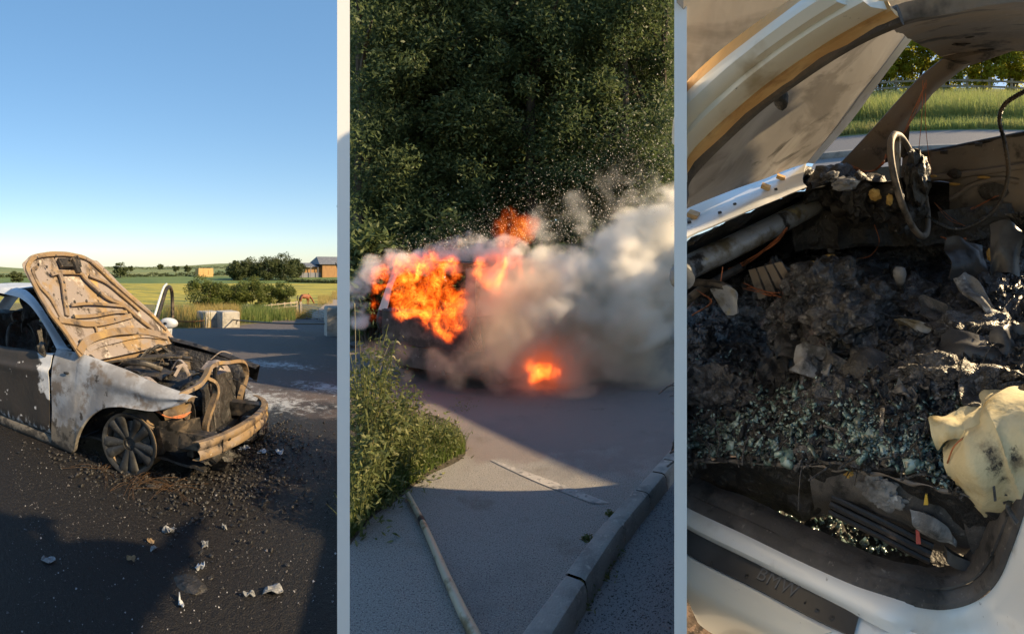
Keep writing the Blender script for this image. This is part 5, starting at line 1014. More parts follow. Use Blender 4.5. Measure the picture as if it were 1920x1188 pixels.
# sill, door aperture, rear pillar
seal = [(1262,912,.43,.03),(1290,926,.43,.03),(1400,976,.43,.03),(1520,1035,.43,.03),(1620,1076,.43,.03),(1700,1100,.43,.03),(1760,1108,.43,.03),(1812,1096,.43,.03),(1850,1062,.43,.03),(1875,1010,.43,.035),(1898,950,.43,.04),(1922,880,.43,.05),(1950,790,.43,.07)]
lip = [(1262,940,.425,.015),(1290,953,.425,.015),(1400,1004,.425,.015),(1510,1054,.425,.015),(1610,1098,.425,.015),(1695,1128,.425,.015),(1770,1140,.425,.015),(1835,1124,.42,.015),(1875,1085,.42,.015),(1902,1022,.42,.02),(1926,950,.42,.025),(1950,870,.42,.035),(1975,780,.42,.05)]
out1 = [(1262,968,.423,0),(1290,982,.423,0),(1400,1036,.423,0),(1500,1084,.423,0),(1595,1128,.423,0),(1680,1166,.423,0),(1770,1190,.42,-.01),(1850,1176,.4,-.01),(1905,1130,.4,-.01),(1940,1055,.4,-.01),(1965,970,.4,0),(1985,880,.4,.01),(2010,780,.4,.02)]
out2 = [(1262,975,.405,-.005),(1290,989,.405,-.005),(1400,1044,.405,-.005),(1495,1092,.405,-.005),(1585,1138,.405,-.005),(1670,1182,.40,-.02),(1780,1240,.36,-.05),(1880,1240,.34,-.05),(1960,1190,.34,-.05),(2000,1100,.34,-.05),(2020,1000,.34,-.04),(2040,900,.34,-.03),(2060,790,.34,-.02)]
K = lambda L: [kk(*p) for p in L]
p3('door_aperture', 'car_white', lambda m: m.loft([K(lip), [a.lerp(b,.5)+V(0,0,.004) for a,b in zip(K(lip),K(out1))], K(out1), K(out2)], 5, 3, .004))
p3('door_seal', 'rubber', lambda m: m.tube([a.lerp(b,.5) for a,b in zip(K(seal),K(lip))], .011, 8, 5, flat=1.5))
inn = [(1262,880,.425,.07),(1290,893,.425,.07),(1400,938,.42,.075),(1500,985,.41,.08),(1600,1030,.4,.085),(1690,1062,.4,.09),(1760,1068,.4,.09),(1806,1052,.4,.09),(1832,1018,.4,.10),(1852,975,.4,.11),(1872,920,.4,.12),(1895,850,.4,.13),(1925,770,.4,.15)]
p3('sill_trim', 'rubber', lambda m: m.loft([K(inn), [a.lerp(b,.55)+V(0,0,.006) for a,b in zip(K(inn),K(seal))], K(seal)], 5, 4, .006, lambda p: .004*fbm(p,20,3)))
# scuff plate with lettering
SC0 = [(1262,980),(1290,994),(1400,1049),(1490,1096),(1560,1130),(1612,1150)]; SC1 = [(1262,1026),(1290,1040),(1400,1096),(1470,1132),(1540,1168),(1600,1196)]
sp_ = p3('scuff_plate', 'scuff_black', lambda m: m.loft([[kz(*p,.404) for p in SC0],[kz(a[0]*.5+b[0]*.5,a[1]*.5+b[1]*.5,.402) for a,b in zip(SC0,SC1)],[kz(*p,.40) for p in SC1]], 5, 3, .004))
sp_['label'] = 'black sill plate with raised lettering'
p3('sill_base', 'car_white', lambda m: m.loft([[kz(px,py,.3955) for px,py in ((1262,972),(1400,1036),(1560,1116),(1720,1190))],[kz(px,py,.3945) for px,py in ((1262,1070),(1400,1140),(1520,1200),(1640,1260))]], 4, 3, .003))
tcu = bpy.data.curves.new('lettering', 'FONT'); tcu.body = 'BMW'; tcu.size = .034; tcu.extrude = .0006; tcu.align_x = 'CENTER'; tcu.align_y = 'CENTER'; tcu.space_character = 1.12
to = bpy.data.objects.new('lettering_tmp', tcu); C.objects.link(to); dg = bpy.context.evaluated_depsgraph_get(); tme = bpy.data.meshes.new_from_object(to.evaluated_get(dg)); bpy.data.objects.remove(to)
mk('emboss', (.10,.105,.115), .35); tme.materials.clear(); tme.materials.append(MAT['emboss'])
lo_ = bpy.data.objects.new('lettering', tme); C.objects.link(lo_); lo_.parent = sp_; pa_, pb_ = kz(1400,1070,.404), kz(1520,1132,.404); dl = pb_-pa_
lo_.location = kz(1458,1094,.405)+V(0,0,.0025); lo_.rotation_euler = (0,0,math.atan2(dl.y,dl.x))
LS0 = [(1262,1030),(1290,1045),(1400,1101),(1465,1136),(1560,1186)]; LS1 = [(1262,1058),(1290,1072),(1380,1120),(1440,1152),(1520,1196)]; LS2 = [(1262,1090),(1290,1104),(1350,1140),(1400,1166),(1470,1204)]
p3('outer_sill', 'pillar_cream', lambda m: m.loft([[kz(*p,.402) for p in LS0],[kz(*p,.398) for p in LS1],[kz(*p,.375) for p in LS2],[kz(*p,.375)+V(0,.01,-.12) for p in LS2]], 5, 4, .004))
gw = random.Random(8)
for k, (px, py) in enumerate([(1333,1056),(1400,1080),(1421,1058),(1503,1113),(1535,1117),(1532,1144),(1562,1136),(1510,1130),(1580,1142),(1560,1158)]):
    part('soot_flake', MAT['char'], sp_, lambda m: m.blob(kz(px,py,.405), (gw.uniform(.003,.009),gw.uniform(.002,.006),.0015), .6, 3, 2, k))
# near windscreen pillar and roof edge
c0 = [(1240,212),(1288,166),(1340,114),(1400,67),(1460,25),(1520,-14)]; c1 = [(1240,235),(1288,190),(1345,136),(1410,86),(1475,38),(1535,-5)]
c2_ = [(1240,295),(1288,243),(1365,164),(1445,98),(1525,42),(1600,-2)]; c3 = [(1240,340),(1288,286),(1390,186),(1490,108),(1590,44),(1665,4)]
c4 = [(1240,368),(1288,314),(1395,207),(1498,127),(1600,62),(1682,22)]; c5 = [(1240,386),(1288,336),(1400,218),(1502,138),(1604,72),(1692,32)]
Q = lambda L, n: [kn(*p, n) for p in L]
p3('pillar_flange', 'sunlit_or_tan_edge', lambda m: m.loft([Q(c0,.05), Q(c1,.02)], 6, 2, .006))
p3('windscreen_pillar', 'pillar_cream', lambda m: m.loft([Q(c1,.02),[p+V(0,-.012,.0) for p in Q([((a[0]+b[0])/2,(a[1]+b[1])/2) for a,b in zip(c1,c2_)],.012)],Q(c2_,.012),[p+V(0,-.008,0) for p in Q([((a[0]+b[0])/2,(a[1]+b[1])/2) for a,b in zip(c2_,c3)],.02)],Q(c3,.045)], 6, 4, .008))
p3('pillar_lip', 'sunlit_or_tan_edge', lambda m: m.loft([Q(c3,.05),[p+V(0,-.01,0) for p in Q([((a[0]+b[0])/2,(a[1]+b[1])/2) for a,b in zip(c3,c4)],.05)],Q(c4,.07)], 6, 3, .006, lambda p:.003*fbm(p,30,3)))
p3('pillar_seal', 'rubber', lambda m: m.tube([a.lerp(b,.6) for a,b in zip(Q(c4,.08),Q(c5,.11))], .012, 8, 6))
p3('clip', 'char', lambda m: m.blob(kn(1464,182,.12), (.012,.012,.018), .4, 2, 2, 3))
# roof and far pillar
RF = [[kn(1640,-30,.14),kn(1690,28,.14),kn(1670,52,.3)],[kn(1800,-40,.4),kn(1740,30,.5),kn(1690,62,.6)],[kn(1900,-30,.8),kn(1820,30,.9),kn(1722,85,1.0)],[kn(2000,20,1.2),kn(1900,52,1.25),kn(1762,106,1.32)]]
rz_ = lambda u, n: 1.30+.045*math.sin(PI*min(1,max(0,n/1.45)))+.03*min(1,max(0,u))
hdr = [kn(1668,50,.14), kn(1690,62,.45), kn(1722,82,.95), kn(1766,108,1.36)]
rows_ = [[V(p.x+du, p.y, p.z+dz) for p in hdr] for du, dz in ((0,0),(.06,.012),(.25,.03),(.6,.045),(1.2,.05))]
roof3 = p3('roof', 'inner_steel', lambda m: m.loft(rows_, 8, 5, .02, lambda p: .006*fbm(p,9,3,5)))
for k, (px, py, n_) in enumerate([(1762,50,.8),(1800,82,1.15),(1812,66,1.0),(1848,92,1.3),(1835,40,.8)]): p3('roof_scar', 'char', lambda m: m.blob(kn(px,py,n_), (.03,.012,.008), .6, 4, 2, k), roof3)
fa0 = [(1568,312),(1590,290),(1640,236),(1690,180),(1730,138),(1768,108)]; fa1 = [(1604,316),(1626,296),(1668,246),(1712,196),(1752,152),(1800,116)]; fa2 = [(1640,320),(1655,300),(1700,232),(1738,180),(1778,142),(1830,108)]
fp_ = p3('windscreen_pillar', 'inner_steel', lambda m: m.loft([Q(fa0,1.32),[p+V(0,-.02,0) for p in Q(fa1,1.36)],Q(fa2,1.40)], 5, 4, .012, lambda p:.004*fbm(p,14,3)))
for k, (px, py) in enumerate([(1755,132),(1760,138),(1770,127),(1690,204),(1697,198),(1684,212),(1652,246),(1640,262),(1633,268),(1672,222),(1610,282),(1600,300)]): p3('hole', 'char', lambda m: m.blob(kn(px,py,1.345), (.008,.012,.008), .1, 2, 2, k), fp_)
p3('quarter_pillar', 'char_metal', lambda m: m.loft([[kn(1690,232,1.40),kn(1660,280,1.40),kn(1640,312,1.40)],[kn(1706,236,1.42),kn(1704,262,1.42),kn(1700,292,1.42)]], 4, 3, .015))
p3('roof_rail', 'inner_steel', lambda m: m.loft([Q([(1768,106),(1810,96),(1860,84),(1900,70),(1950,48)],1.34),Q([(1785,124),(1822,112),(1862,98),(1900,84),(1950,62)],1.40)], 5, 3, .02))
# raised bonnet and scuttle
bN = V(math.sin(R(46)),0,-math.cos(R(46))); bP = kn(1522,303,1.25)
kb = lambda px, py: hit(M3, max(px,1279), py, bP, bN)
eL = [kb(1268,396), kb(1268,250), kb(1268,100), kb(1268,-60)]; eR = [kb(1522,303), kb(1592,222), kb(1660,128), kb(1750,10)]
bon3 = p3('bonnet', 'bonnet_grey', lambda m: m.loft([[a.lerp(b,t)-bN*(.004*math.sin(PI*t)) for t in (0,.25,.5,.75,.93,1)] for a,b in zip(eL,eR)], 6, 6, .012, lambda p:.006*fbm(p,2.5,2,3)))
bon3['label'] = 'raised bonnet, its outer skin scorched grey in streaks'
p3('bonnet_crease', 'car_white', lambda m: m.loft([[a.lerp(b,.94)+bN*(-.012) for a,b in zip(eL,eR)],[b.copy()+bN*(.004) for b in eR]], 6, 2, .01), bon3)
sc0, sc1, sc2 = [(1262,388),(1320,366),(1420,328),(1515,296)], [(1262,425),(1320,408),(1420,372),(1505,338)], [(1262,452),(1320,432),(1420,390),(1512,352)]
p3('scuttle', 'car_white', lambda m: m.loft([[kz(*p,.94) for p in sc0],[kz(*p,.94) for p in sc1],[kz(*p,.925) for p in sc2]], 5, 3, .006, lambda p:.004*fbm(p,12,3)))
for k, (px, py) in enumerate([(1436,350),(1300,402),(1464,332)]): p3('bracket', 'sunlit_or_tan_edge', lambda m: m.box(kz(px,py,.955), (.03,.04,.012), Matrix.Rotation(.4,4,'Z') @ Matrix.Rotation(.5,4,'Y')), smooth=False)
for k, (px, py) in enumerate([(1378,384),(1455,356),(1293,418),(1350,400)]): p3('bolt', 'char', lambda m: m.lathe([(0,.006),(.005,.006),(.006,0)], 8, Matrix.Translation(kz(px,py,.945))))
p3('firewall', 'char', lambda m: m.loft([[kz(max(px,1283),py+dy,z) for px,py in sc2+[(1640,334),(1780,332)]] for dy,z in ((3,.92),(24,.82),(60,.62),(120,.42))], 8, 8, 0, lambda p:.018*fbm(p,12,4,2)))
# the cross beam and braces
bm_ = [kz(1250,522,.80), kz(1290,503,.80), kz(1380,460,.805), kz(1460,420,.81), kz(1536,380,.815)]
p3('cross_beam', 'blued_steel', lambda m: m.tube(bm_, .036, 16, 6))
p3('beam_flange', 'blued_steel', lambda m: m.loft([[p+V(-.03,0,.015) for p in bm_],[p+V(-.012,0,.032) for p in bm_]], 5, 1, .004))
p3('brace', 'blued_steel', lambda m: m.tube([kz(1522,388,.80),kz(1540,402,.77),kz(1553,425,.71),kz(1558,470,.60)], .017, 10, 5))
p3('bracket_arm', 'char_metal', lambda m: m.tube([kn(1270,525,.42),kn(1310,530,.44),kn(1355,536,.45),kn(1368,560,.45),kn(1375,590,.44)], .013, 8, 4))
p3('bracket_arm', 'blued_steel', lambda m: m.loft([[kn(1335,540,.45),kn(1368,534,.45),kn(1378,552,.45)],[kn(1352,570,.44),kn(1372,568,.44),kn(1384,575,.44)],[kn(1366,590,.43),kn(1378,590,.43),kn(1386,588,.43)]],4,4,.01))
p3('bracket_arm', 'char_metal', lambda m: m.tube([kn(1262,575,.42),kn(1310,546,.46),kn(1390,500,.6)], .014, 8, 3, flat=.5))
for k in range(4): p3('vent_slat', 'inner_steel', lambda m: m.loft([[kn(1405+k*16,505+k*-4,.62),kn(1418+k*16,502-k*4,.62)],[kn(1424+k*17,560-k*10,.6),kn(1438+k*17,556-k*10,.6)]],3,4,.006))
# burnt interior: rubble surface from footwell and cushion to the far side
GRID = [[(1262,872,.48),(1330,858,.52),(1420,864,.54),(1550,872,.55),(1650,882,.56),(1745,905,.57),(1850,930,.56),(1960,960,.55)],
        [(1262,835,.50),(1330,820,.53),(1420,825,.55),(1550,832,.57),(1660,835,.575),(1765,850,.58),(1870,860,.6),(1980,880,.6)],
        [(1262,780,.50),(1330,770,.55),(1420,775,.54),(1550,785,.58),(1670,785,.59),(1785,790,.6),(1890,795,.62),(1990,800,.64)],
        [(1268,720,.49),(1340,705,.54),(1430,725,.49),(1550,725,.58),(1680,720,.6),(1800,715,.61),(1900,715,.64),(2000,715,.66)],
        [(1272,670,.44),(1345,665,.49),(1440,672,.44),(1560,670,.56),(1690,655,.59),(1815,650,.6),(1910,645,.64),(2000,640,.66)],
        [(1280,620,.42),(1360,615,.44),(1460,615,.47),(1580,615,.6),(1700,600,.58),(1830,598,.6),(1920,590,.62),(2000,585,.64)],
        [(1290,560,.42),(1380,560,.46),(1480,560,.55),(1590,555,.62),(1715,548,.56),(1850,540,.6),(1930,530,.6),(2000,520,.6)],
        [(1300,515,.45),(1395,515,.46),(1500,510,.58),(1600,500,.6),(1730,495,.46),(1860,485,.58),(1935,470,.58),(2000,460,.58)],
        [(1320,480,.45),(1420,475,.45),(1520,470,.5),(1620,460,.42),(1745,450,.40),(1870,440,.5),(1940,425,.52),(2000,415,.52)],
        [(1380,450,.5),(1450,440,.5),(1530,430,.5),(1630,420,.46),(1755,410,.44),(1870,400,.5),(1940,390,.5),(2000,380,.5)]]
CT = [[kz(*q) for q in row] for row in GRID]
idisp = lambda p: .024*fbm(p,7,4,2)+.022*(1-2*abs(fbm(p,15,3,6)))*.6+.010*fbm(p,45,3,9)
p3('rubble_floor', 'seat_char', lambda m: m.loft(CT, 22, 16, 0, idisp))['label'] = 'black burnt rubble covering seats and floor'
im = MB(); im.loft(CT, 22, 16, 0, idisp); ig = np.array(im.v).reshape(9*16+1, 7*22+1, 3)
p3('cushion_edge', 'inner_steel', lambda m: m.tube([q+V(0,-.004+.006*fbm(q,30,3),-.004+.006*fbm(q,24,3,5)) for q in cr(CT[0],6)], lambda t: .003+.002*math.sin(t*60), 6, 3))
p3('cushion_face', 'char', lambda m: m.loft([CT[0],[q+V(0,.02,-.06) for q in CT[0]],[q+V(0,.05,-.2) for q in CT[0]]], 10, 8, 0, lambda p:.02*fbm(p,14,4,4)))
p3('floor_pan', 'char', lambda m: m.loft([[kz(px,py,.30) for px in (1250,1400,1550,1700,1850,1980)] for py in (870,930,990,1050,1110)], 8, 8, 0, lambda p:.015*fbm(p,18,4,7)))
# lumps and plates
gl3 = random.Random(12)
def lump(px, py, z, s, mat='seat_char', amp=.7, seed=0, name='melted_lump', sub=4, fr=2.6): p3(name, mat, lambda m: m.blob(kz(px,py,z), s, amp, fr*1.25, 5, seed, None, 4))
lump(1540,545,.66,(.10,.13,.09),seed=1); lump(1575,600,.64,(.09,.10,.07),seed=2); lump(1490,600,.58,(.08,.1,.08),seed=3); lump(1340,740,.55,(.09,.07,.07),seed=4); lump(1620,570,.62,(.07,.1,.07),seed=5)
lump(1830,620,.62,(.12,.09,.04),seed=6); lump(1450,540,.60,(.05,.08,.09),seed=7); lump(1700,560,.58,(.09,.12,.05),seed=8); lump(1860,540,.62,(.05,.12,.04),'seat_char',.5,9)
lump(1310,650,.5,(.06,.08,.06),seed=10); lump(1760,700,.63,(.09,.06,.03),seed=11)
p3('dash_remains', 'char', lambda m: (m.blob(kz(1560,345,.88),(.08,.16,.07),.6,3,4,31,None,5), m.blob(kz(1620,370,.84),(.07,.14,.08),.7,3,4,32,None,5), m.blob(kz(1500,335,.9),(.05,.1,.04),.6,3,4,33,None,5), m.blob(kz(1690,390,.8),(.08,.16,.07),.7,3,4,34,None,5)))
p3('dash_crust', 'ash_white', lambda m: (m.blob(kz(1585,345,.94),(.035,.05,.02),.9,3,3,36), m.blob(kz(1560,330,.95),(.02,.04,.015),.9,3,3,37)))
p3('dash_under', 'char', lambda m: m.loft([[kn(1480,400,.95),kn(1600,395,1.1),kn(1700,400,1.2),kn(1900,380,1.38)],[kn(1490,470,.95),kn(1600,460,1.1),kn(1720,460,1.2),kn(1910,440,1.35)]], 10, 8, 0, lambda p:.04*fbm(p,9,4,8)))
for k, (px, py, z, s) in enumerate([(1520,496,.72,(.03,.02,.01)),(1555,482,.72,(.025,.02,.008)),(1640,365,.88,(.025,.02,.02)),(1668,375,.86,(.015,.012,.02))]): p3('foam_or_sun_patch', 'foam_or_sun_orange', lambda m: m.blob(kz(px,py,z), (s[0]*.8,s[1]*.8,s[2]), .5, 3, 3, 40+k))
def plate(px, py, z, sx, sy, rz, mat, seed, tilt=(0,0), name='burnt_plate', th=.005, cr_=.02):
    g = random.Random(seed); c = kz(px,py,z); Mx = Matrix.Rotation(rz,4,'Z') @ Euler((tilt[0],tilt[1],0)).to_matrix().to_4x4()
    rw = [[c+(Mx @ V(sx*(a+g.uniform(-.12,.12)), sy*(b+g.uniform(-.12,.12)), cr_*g.uniform(-1,1))) for a in (-1,-.4,.3,1)] for b in (-1,-.2,.5,1)]
    p3(name, mat, lambda m: m.loft(rw, 4, 4, th, lambda p:.004*fbm(p,30,3,seed)))
plate(1522,676,.62,.045,.04,.3,'ash_white',1,(.3,.1)); plate(1500,640,.58,.07,.06,.1,'char_fine',2,(.4,0)); plate(1640,690,.60,.075,.055,-.3,'char_fine',3,(.15,.1)); plate(1700,735,.63,.035,.012,-.5,'plastic_sheet',4)
plate(1738,715,.64,.012,.03,.2,'plastic_sheet',5,(.2,.3)); plate(1800,600,.62,.12,.03,-.2,'char_fine',6,(.3,.2)); plate(1840,660,.64,.10,.05,-.25,'plastic_sheet',7,(.4,.1)); plate(1780,690,.64,.06,.03,-.35,'rust_tan',8,(.2,.1),th=.003)
plate(1600,630,.62,.06,.05,.4,'seat_char',9,(.4,.3)); plate(1690,835,.59,.05,.02,-.2,'char_fine',10); plate(1620,640,.6,.03,.025,.2,'char_fine',11,(.3,.5)); plate(1900,640,.66,.05,.05,.1,'plastic_sheet',12,(.5,0)); plate(1390,720,.55,.03,.02,.4,'char_fine',13)
plate(1815,490,.66,.07,.08,.5,'plastic_sheet',14,(.9,.3),cr_=.03); plate(1885,465,.72,.05,.09,.1,'plastic_sheet',15,(.9,.1)); plate(1840,560,.66,.03,.12,.6,'ash_white',16,(.2,.2),th=.01); plate(1720,610,.62,.06,.012,-.1,'blued_steel',17)
plate(1560,690,.6,.05,.035,-.2,'char_fine',18,(.3,.3)); plate(1850,720,.66,.05,.06,.1,'seat_char',19,(.3,.2)); plate(1450,700,.52,.04,.05,.4,'char_fine',20,(.5,.2)); plate(1590,860,.57,.05,.02,.1,'char_fine',21)
p3('foam_or_sun_patch', 'foam_or_sun_orange', lambda m: m.loft([[kn(1850,470,.95),kn(1870,478,.95),kn(1905,490,.9)],[kn(1852,485,.92),kn(1875,500,.9),kn(1905,512,.88)]], 5, 4, .02, lambda p:.01*fbm(p,20,3)))  # seat foam with the sun's orange put into its colour
p3('gear_knob', 'ash_white', lambda m: m.lathe([(0,.045),(.012,.045),(.019,.038),(.021,.02),(.016,.0),(.01,-.03),(.012,-.06)], 20, Matrix.Translation(kz(1688,525,.66)) @ Matrix.Rotation(.2,4,'X')))
p3('ring_scrap', 'ash_white', lambda m: (m.tube([kz(1515,595,.66)+V(math.cos(a)*.012,math.sin(a)*.012,.004*math.sin(3*a)) for a in np.linspace(0,2*PI,8,endpoint=False)], .0045, 6, 3, closed=True)))
# steering wheel and burnt airbag
wc = kn(1708,348,1.0); wu, wv, wn = V(-.28,0,.96), V(0,1,0), V(.96,0,.28)
sw = p3('steering_wheel', 'inner_steel', lambda m: m.tube([wc+wu*(.178*math.cos(a))+wv*(.178*math.sin(a)) for a in np.linspace(0,2*PI,16,endpoint=False)], .0115, 10, 4, closed=True))
p3('spoke', 'blued_steel', lambda m: (m.tube([wc+wu*.165+wv*.03, wc+wu*.06-wn*.03, wc-wn*.05], .012, 8, 4), m.tube([wc-wv*.165, wc-wv*.05-wn*.03], .012, 8, 3)), sw)
p3('airbag_crust', 'char_fine', lambda m: m.blob(wc+wn*.02+wv*.03+V(0,0,.015), (.04,.085,.10), .6, 3, 4, 50, None, 5), sw)
p3('column', 'char_metal', lambda m: m.tube([wc-wn*.02, wc-wn*.3], .035, 10, 3), sw)
p3('foam_or_sun_patch', 'foam_or_sun_orange', lambda m: m.box(kn(1681,372,1.02), (.012,.03,.05), Matrix.Rotation(.3,4,'X')), sw)  # sunlit patch on the steering wheel, painted as an orange chip
# far door inner skin
fd = [[kn(px,py,1.42) for px,py in L] for L in ([(1692,293),(1760,282),(1830,268),(1900,254),(1990,238)],[(1692,302),(1760,291),(1830,278),(1900,264),(1990,250)],[(1690,335),(1760,330),(1830,322),(1900,312),(1990,300)],[(1690,360),(1760,352),(1830,345),(1900,338),(1990,330)],[(1690,440),(1760,430),(1830,420),(1900,410),(1990,400)])]
fdo = p3('far_door', 'inner_steel', lambda m: m.loft(fd, 6, 5, .01, lambda p:.012*fbm(p,12,3,3)))
p3('belt_rail', 'char_metal', lambda m: m.tube(fd[0], .010, 8, 4), fdo)
p3('door_rib', 'inner_steel', lambda m: m.tube([q+V(0,-.02,0) for q in fd[2]], .014, 8, 4, flat=.6), fdo)
p3('door_rib', 'inner_steel', lambda m: m.tube([kn(px,py,1.40) for px,py in [(1700,390),(1740,385),(1785,372),(1820,348),(1870,335),(1910,340)]], .012, 8, 5), fdo)
for k, (px, py, sx, sz, mt_) in enumerate([(1745,352,.05,.03,'char'),(1790,326,.035,.022,'char'),(1862,360,.07,.04,'char'),(1845,332,.03,.007,'foam_or_sun_orange'),(1788,345,.03,.007,'foam_or_sun_orange'),(1750,330,.018,.006,'foam_or_sun_orange'),(1720,315,.02,.012,'char')]):  # orange blobs paint sunlight glowing in the openings; dark ones are holes
    p3('door_hole_or_sun', mt_, lambda m: m.blob(kn(px,py,1.395), (sx,.008,sz), .25, 2, 2, k), fdo)
for k, (px, py) in enumerate([(1770,285),(1835,271),(1712,300)]): p3('clip', 'char', lambda m: m.box(kn(px,py,1.40),(.03,.012,.014)), fdo, smooth=False)
hp = [kn(1935,165,1.2), kn(1905,180,1.2), kn(1882,198,1.22), kn(1874,225,1.22), kn(1884,270,1.24), kn(1890,325,1.24), kn(1874,380,1.22), kn(1838,414,1.18), kn(1795,430,1.14), kn(1755,418,1.1), kn(1725,395,1.08)]
p3('wiring_conduit', 'char_metal', lambda m: m.tube(hp, lambda t: .0085+.0015*math.sin(t*420), 8, 16))
# copper wires
def wires(px_path, n_, cnt, seed, r_=.0022, jit=5, nm='copper_wire'):
    g = random.Random(seed)
    for k in range(cnt):
        P = [kn(px+g.uniform(-jit,jit), py+g.uniform(-jit,jit)*.6, n_+g.uniform(-.03,.03)) for px, py in px_path]
        p3(nm, 'copper', lambda m: m.tube(P, r_, 5, 5))
wires([(1585,308),(1605,318),(1630,320),(1655,308),(1665,290)],1.22,5,1); wires([(1735,155),(1715,205),(1690,262),(1684,272)],1.25,3,2,.0014,3); wires([(1731,150),(1728,220),(1722,295)],1.28,1,3,.0013,1); wires([(1737,150),(1736,230),(1742,300),(1750,330)],1.28,1,4,.0013,1)
wires([(1475,428),(1450,455),(1400,490),(1370,505)],.7,4,5,.002,4); wires([(1395,535),(1430,548),(1460,552)],.55,5,6,.0013,9); wires([(1765,445),(1790,450),(1815,447)],1.1,3,7,.0016,4); wires([(1640,420),(1648,455),(1630,480),(1605,485)],1.0,1,8,.002,1)
wires([(1820,392),(1845,380),(1870,368)],1.25,3,9,.0014,4); wires([(1752,380),(1780,410),(1810,425)],1.2,2,10,.0011,3); wires([(1305,545),(1335,565),(1300,590)],.45,2,11,.002,3); wires([(1355,500),(1353,540),(1365,545)],.5,2,12,.0014,2); wires([(1640,665),(1690,700),(1740,690),(1770,665)],.4,1,13,.0012,1,'dark_wire')
# cushion side, runner, foam
SB0, SB1 = [(1522,868),(1590,866),(1680,890),(1770,935),(1850,962),(1900,970)], [(1530,955),(1600,955),(1690,985),(1775,1025),(1840,1020),(1880,1010)]
sb = p3('seat_base', 'rubber', lambda m: m.loft([[kn(*p,.12) for p in SB0],[kn((a[0]+b[0])/2,(a[1]+b[1])/2,.10) for a,b in zip(SB0,SB1)],[kn(*p,.125) for p in SB1]], 6, 5, .012, lambda p:.004*fbm(p,16,3)))
p3('base_lip', 'char_metal', lambda m: m.tube([kn(*p,.112) for p in [(1525,872),(1528,910),(1536,945),(1528,958)]], .010, 8, 4), sb)
p3('burnt_crust', 'foam_or_sun_orange', lambda m: (m.blob(kn(1553,880,.105),(.02,.01,.012),.9,4,3,1), m.blob(kn(1592,885,.105),(.014,.01,.01),.9,4,3,2)), sb)
p3('burnt_crust', 'ash_white', lambda m: (m.blob(kn(1645,915,.09),(.035,.012,.03),.9,3,4,3), m.blob(kn(1665,935,.09),(.03,.012,.025),.9,3,4,4)), sb)
p3('buckle', 'ash_white', lambda m: m.loft([[kn(1706,955,.085),kn(1740,962,.085),(kn(1775,985,.085))],[kn(1712,972,.075),kn(1745,985,.075),kn(1785,1003,.08)],[kn(1730,985,.085),kn(1765,1003,.085),kn(1795,1012,.085)]],4,4,.01,lambda p:.006*fbm(p,30,3)), sb)
p3('seat_corner', 'rubber', lambda m: m.loft([[kn(1805,955,.1),kn(1840,955,.1),kn(1856,958,.12)],[kn(1815,1000,.09),kn(1846,995,.09),kn(1858,990,.12)],[kn(1828,1048,.09),kn(1850,1030,.1),kn(1860,1010,.13)]],4,4,.01), sb)
for k, (dx, dy, r_) in enumerate(((0,0,.0075),(4,-14,.006),(-2,14,.006))): p3('seat_runner', 'steel_dark', lambda m: m.tube([kn(1556+dx,944+dy,.09), kn(1650+dx,990+dy,.085), kn(1745+dx,1038+dy,.08)], r_, 8, 3))
p3('runner_end', 'plastic_sheet', lambda m: m.loft([[kn(1770,1020,.075),kn(1790,1035,.075),kn(1818,1048,.08)],[kn(1772,1045,.065),kn(1792,1058,.065),kn(1815,1064,.07)]],4,4,.02))
mk('red_tag', (.42,.09,.08), .6)
p3('red_tag', 'red_tag', lambda m: m.loft([[kn(1717,992,.078),kn(1724,993,.078)],[kn(1718,1018,.07),kn(1727,1019,.07)]],2,2,.002)); mk('yellow_chip', (.75,.5,.08), .6)
p3('yellow_chip', 'yellow_chip', lambda m: m.loft([[kn(1735,925,.09),kn(1739,925,.09)],[kn(1732,944,.088),kn(1741,944,.088)]],2,2,.003))
FR = [[kn(1775,828,.18),kn(1800,800,.2),kn(1840,768,.22),(kn(1852,742,.24)),kn(1900,740,.24),kn(1960,745,.24)],
      [kn(1772,840,.13),kn(1810,815,.13),kn(1850,795,.13),kn(1862,765,.15),kn(1905,760,.15),kn(1960,765,.15)],
      [kn(1774,865,.085),kn(1812,850,.07),kn(1850,835,.065),kn(1880,825,.07),kn(1915,815,.07),kn(1960,820,.06)],
      [kn(1782,892,.08),kn(1815,885,.05),kn(1850,880,.04),kn(1885,880,.05),kn(1920,880,.05),kn(1960,885,.04)],
      [kn(1800,918,.09),kn(1828,922,.06),kn(1858,930,.055),kn(1890,935,.055),kn(1925,935,.05),kn(1965,935,.04)],
      [kn(1815,930,.11),kn(1838,940,.10),kn(1864,952,.09),kn(1892,962,.085),kn(1925,962,.08),kn(1970,960,.07)]]
fm = p3('seat_foam', 'foam', lambda m: m.loft(FR, 8, 8, .02, lambda p:.012*fbm(p,6,4,3)+.010*abs(math.sin(p.x*38+p.z*26+3*fbm(p,5,2)))-.004))
fm['label'] = 'torn cream seat foam at the door pillar'
p3('foam_flap', 'foam', lambda m: m.loft([[kn(1746,800,.14),kn(1775,790,.15),kn(1810,778,.17),kn(1845,765,.19)],[kn(1752,815,.12),kn(1780,808,.12),kn(1815,800,.12),kn(1850,785,.14)],[kn(1765,830,.12),kn(1785,822,.11),kn(1818,815,.12),kn(1852,800,.14)]],5,5,.015,lambda p:.01*fbm(p,25,4)), fm)
p3('seam', 'copper', lambda m: m.tube([kn(1776,868,.070),kn(1790,835,.078),kn(1820,812,.09),kn(1850,798,.10),kn(1856,765,.13)], .0016, 5, 5), fm)
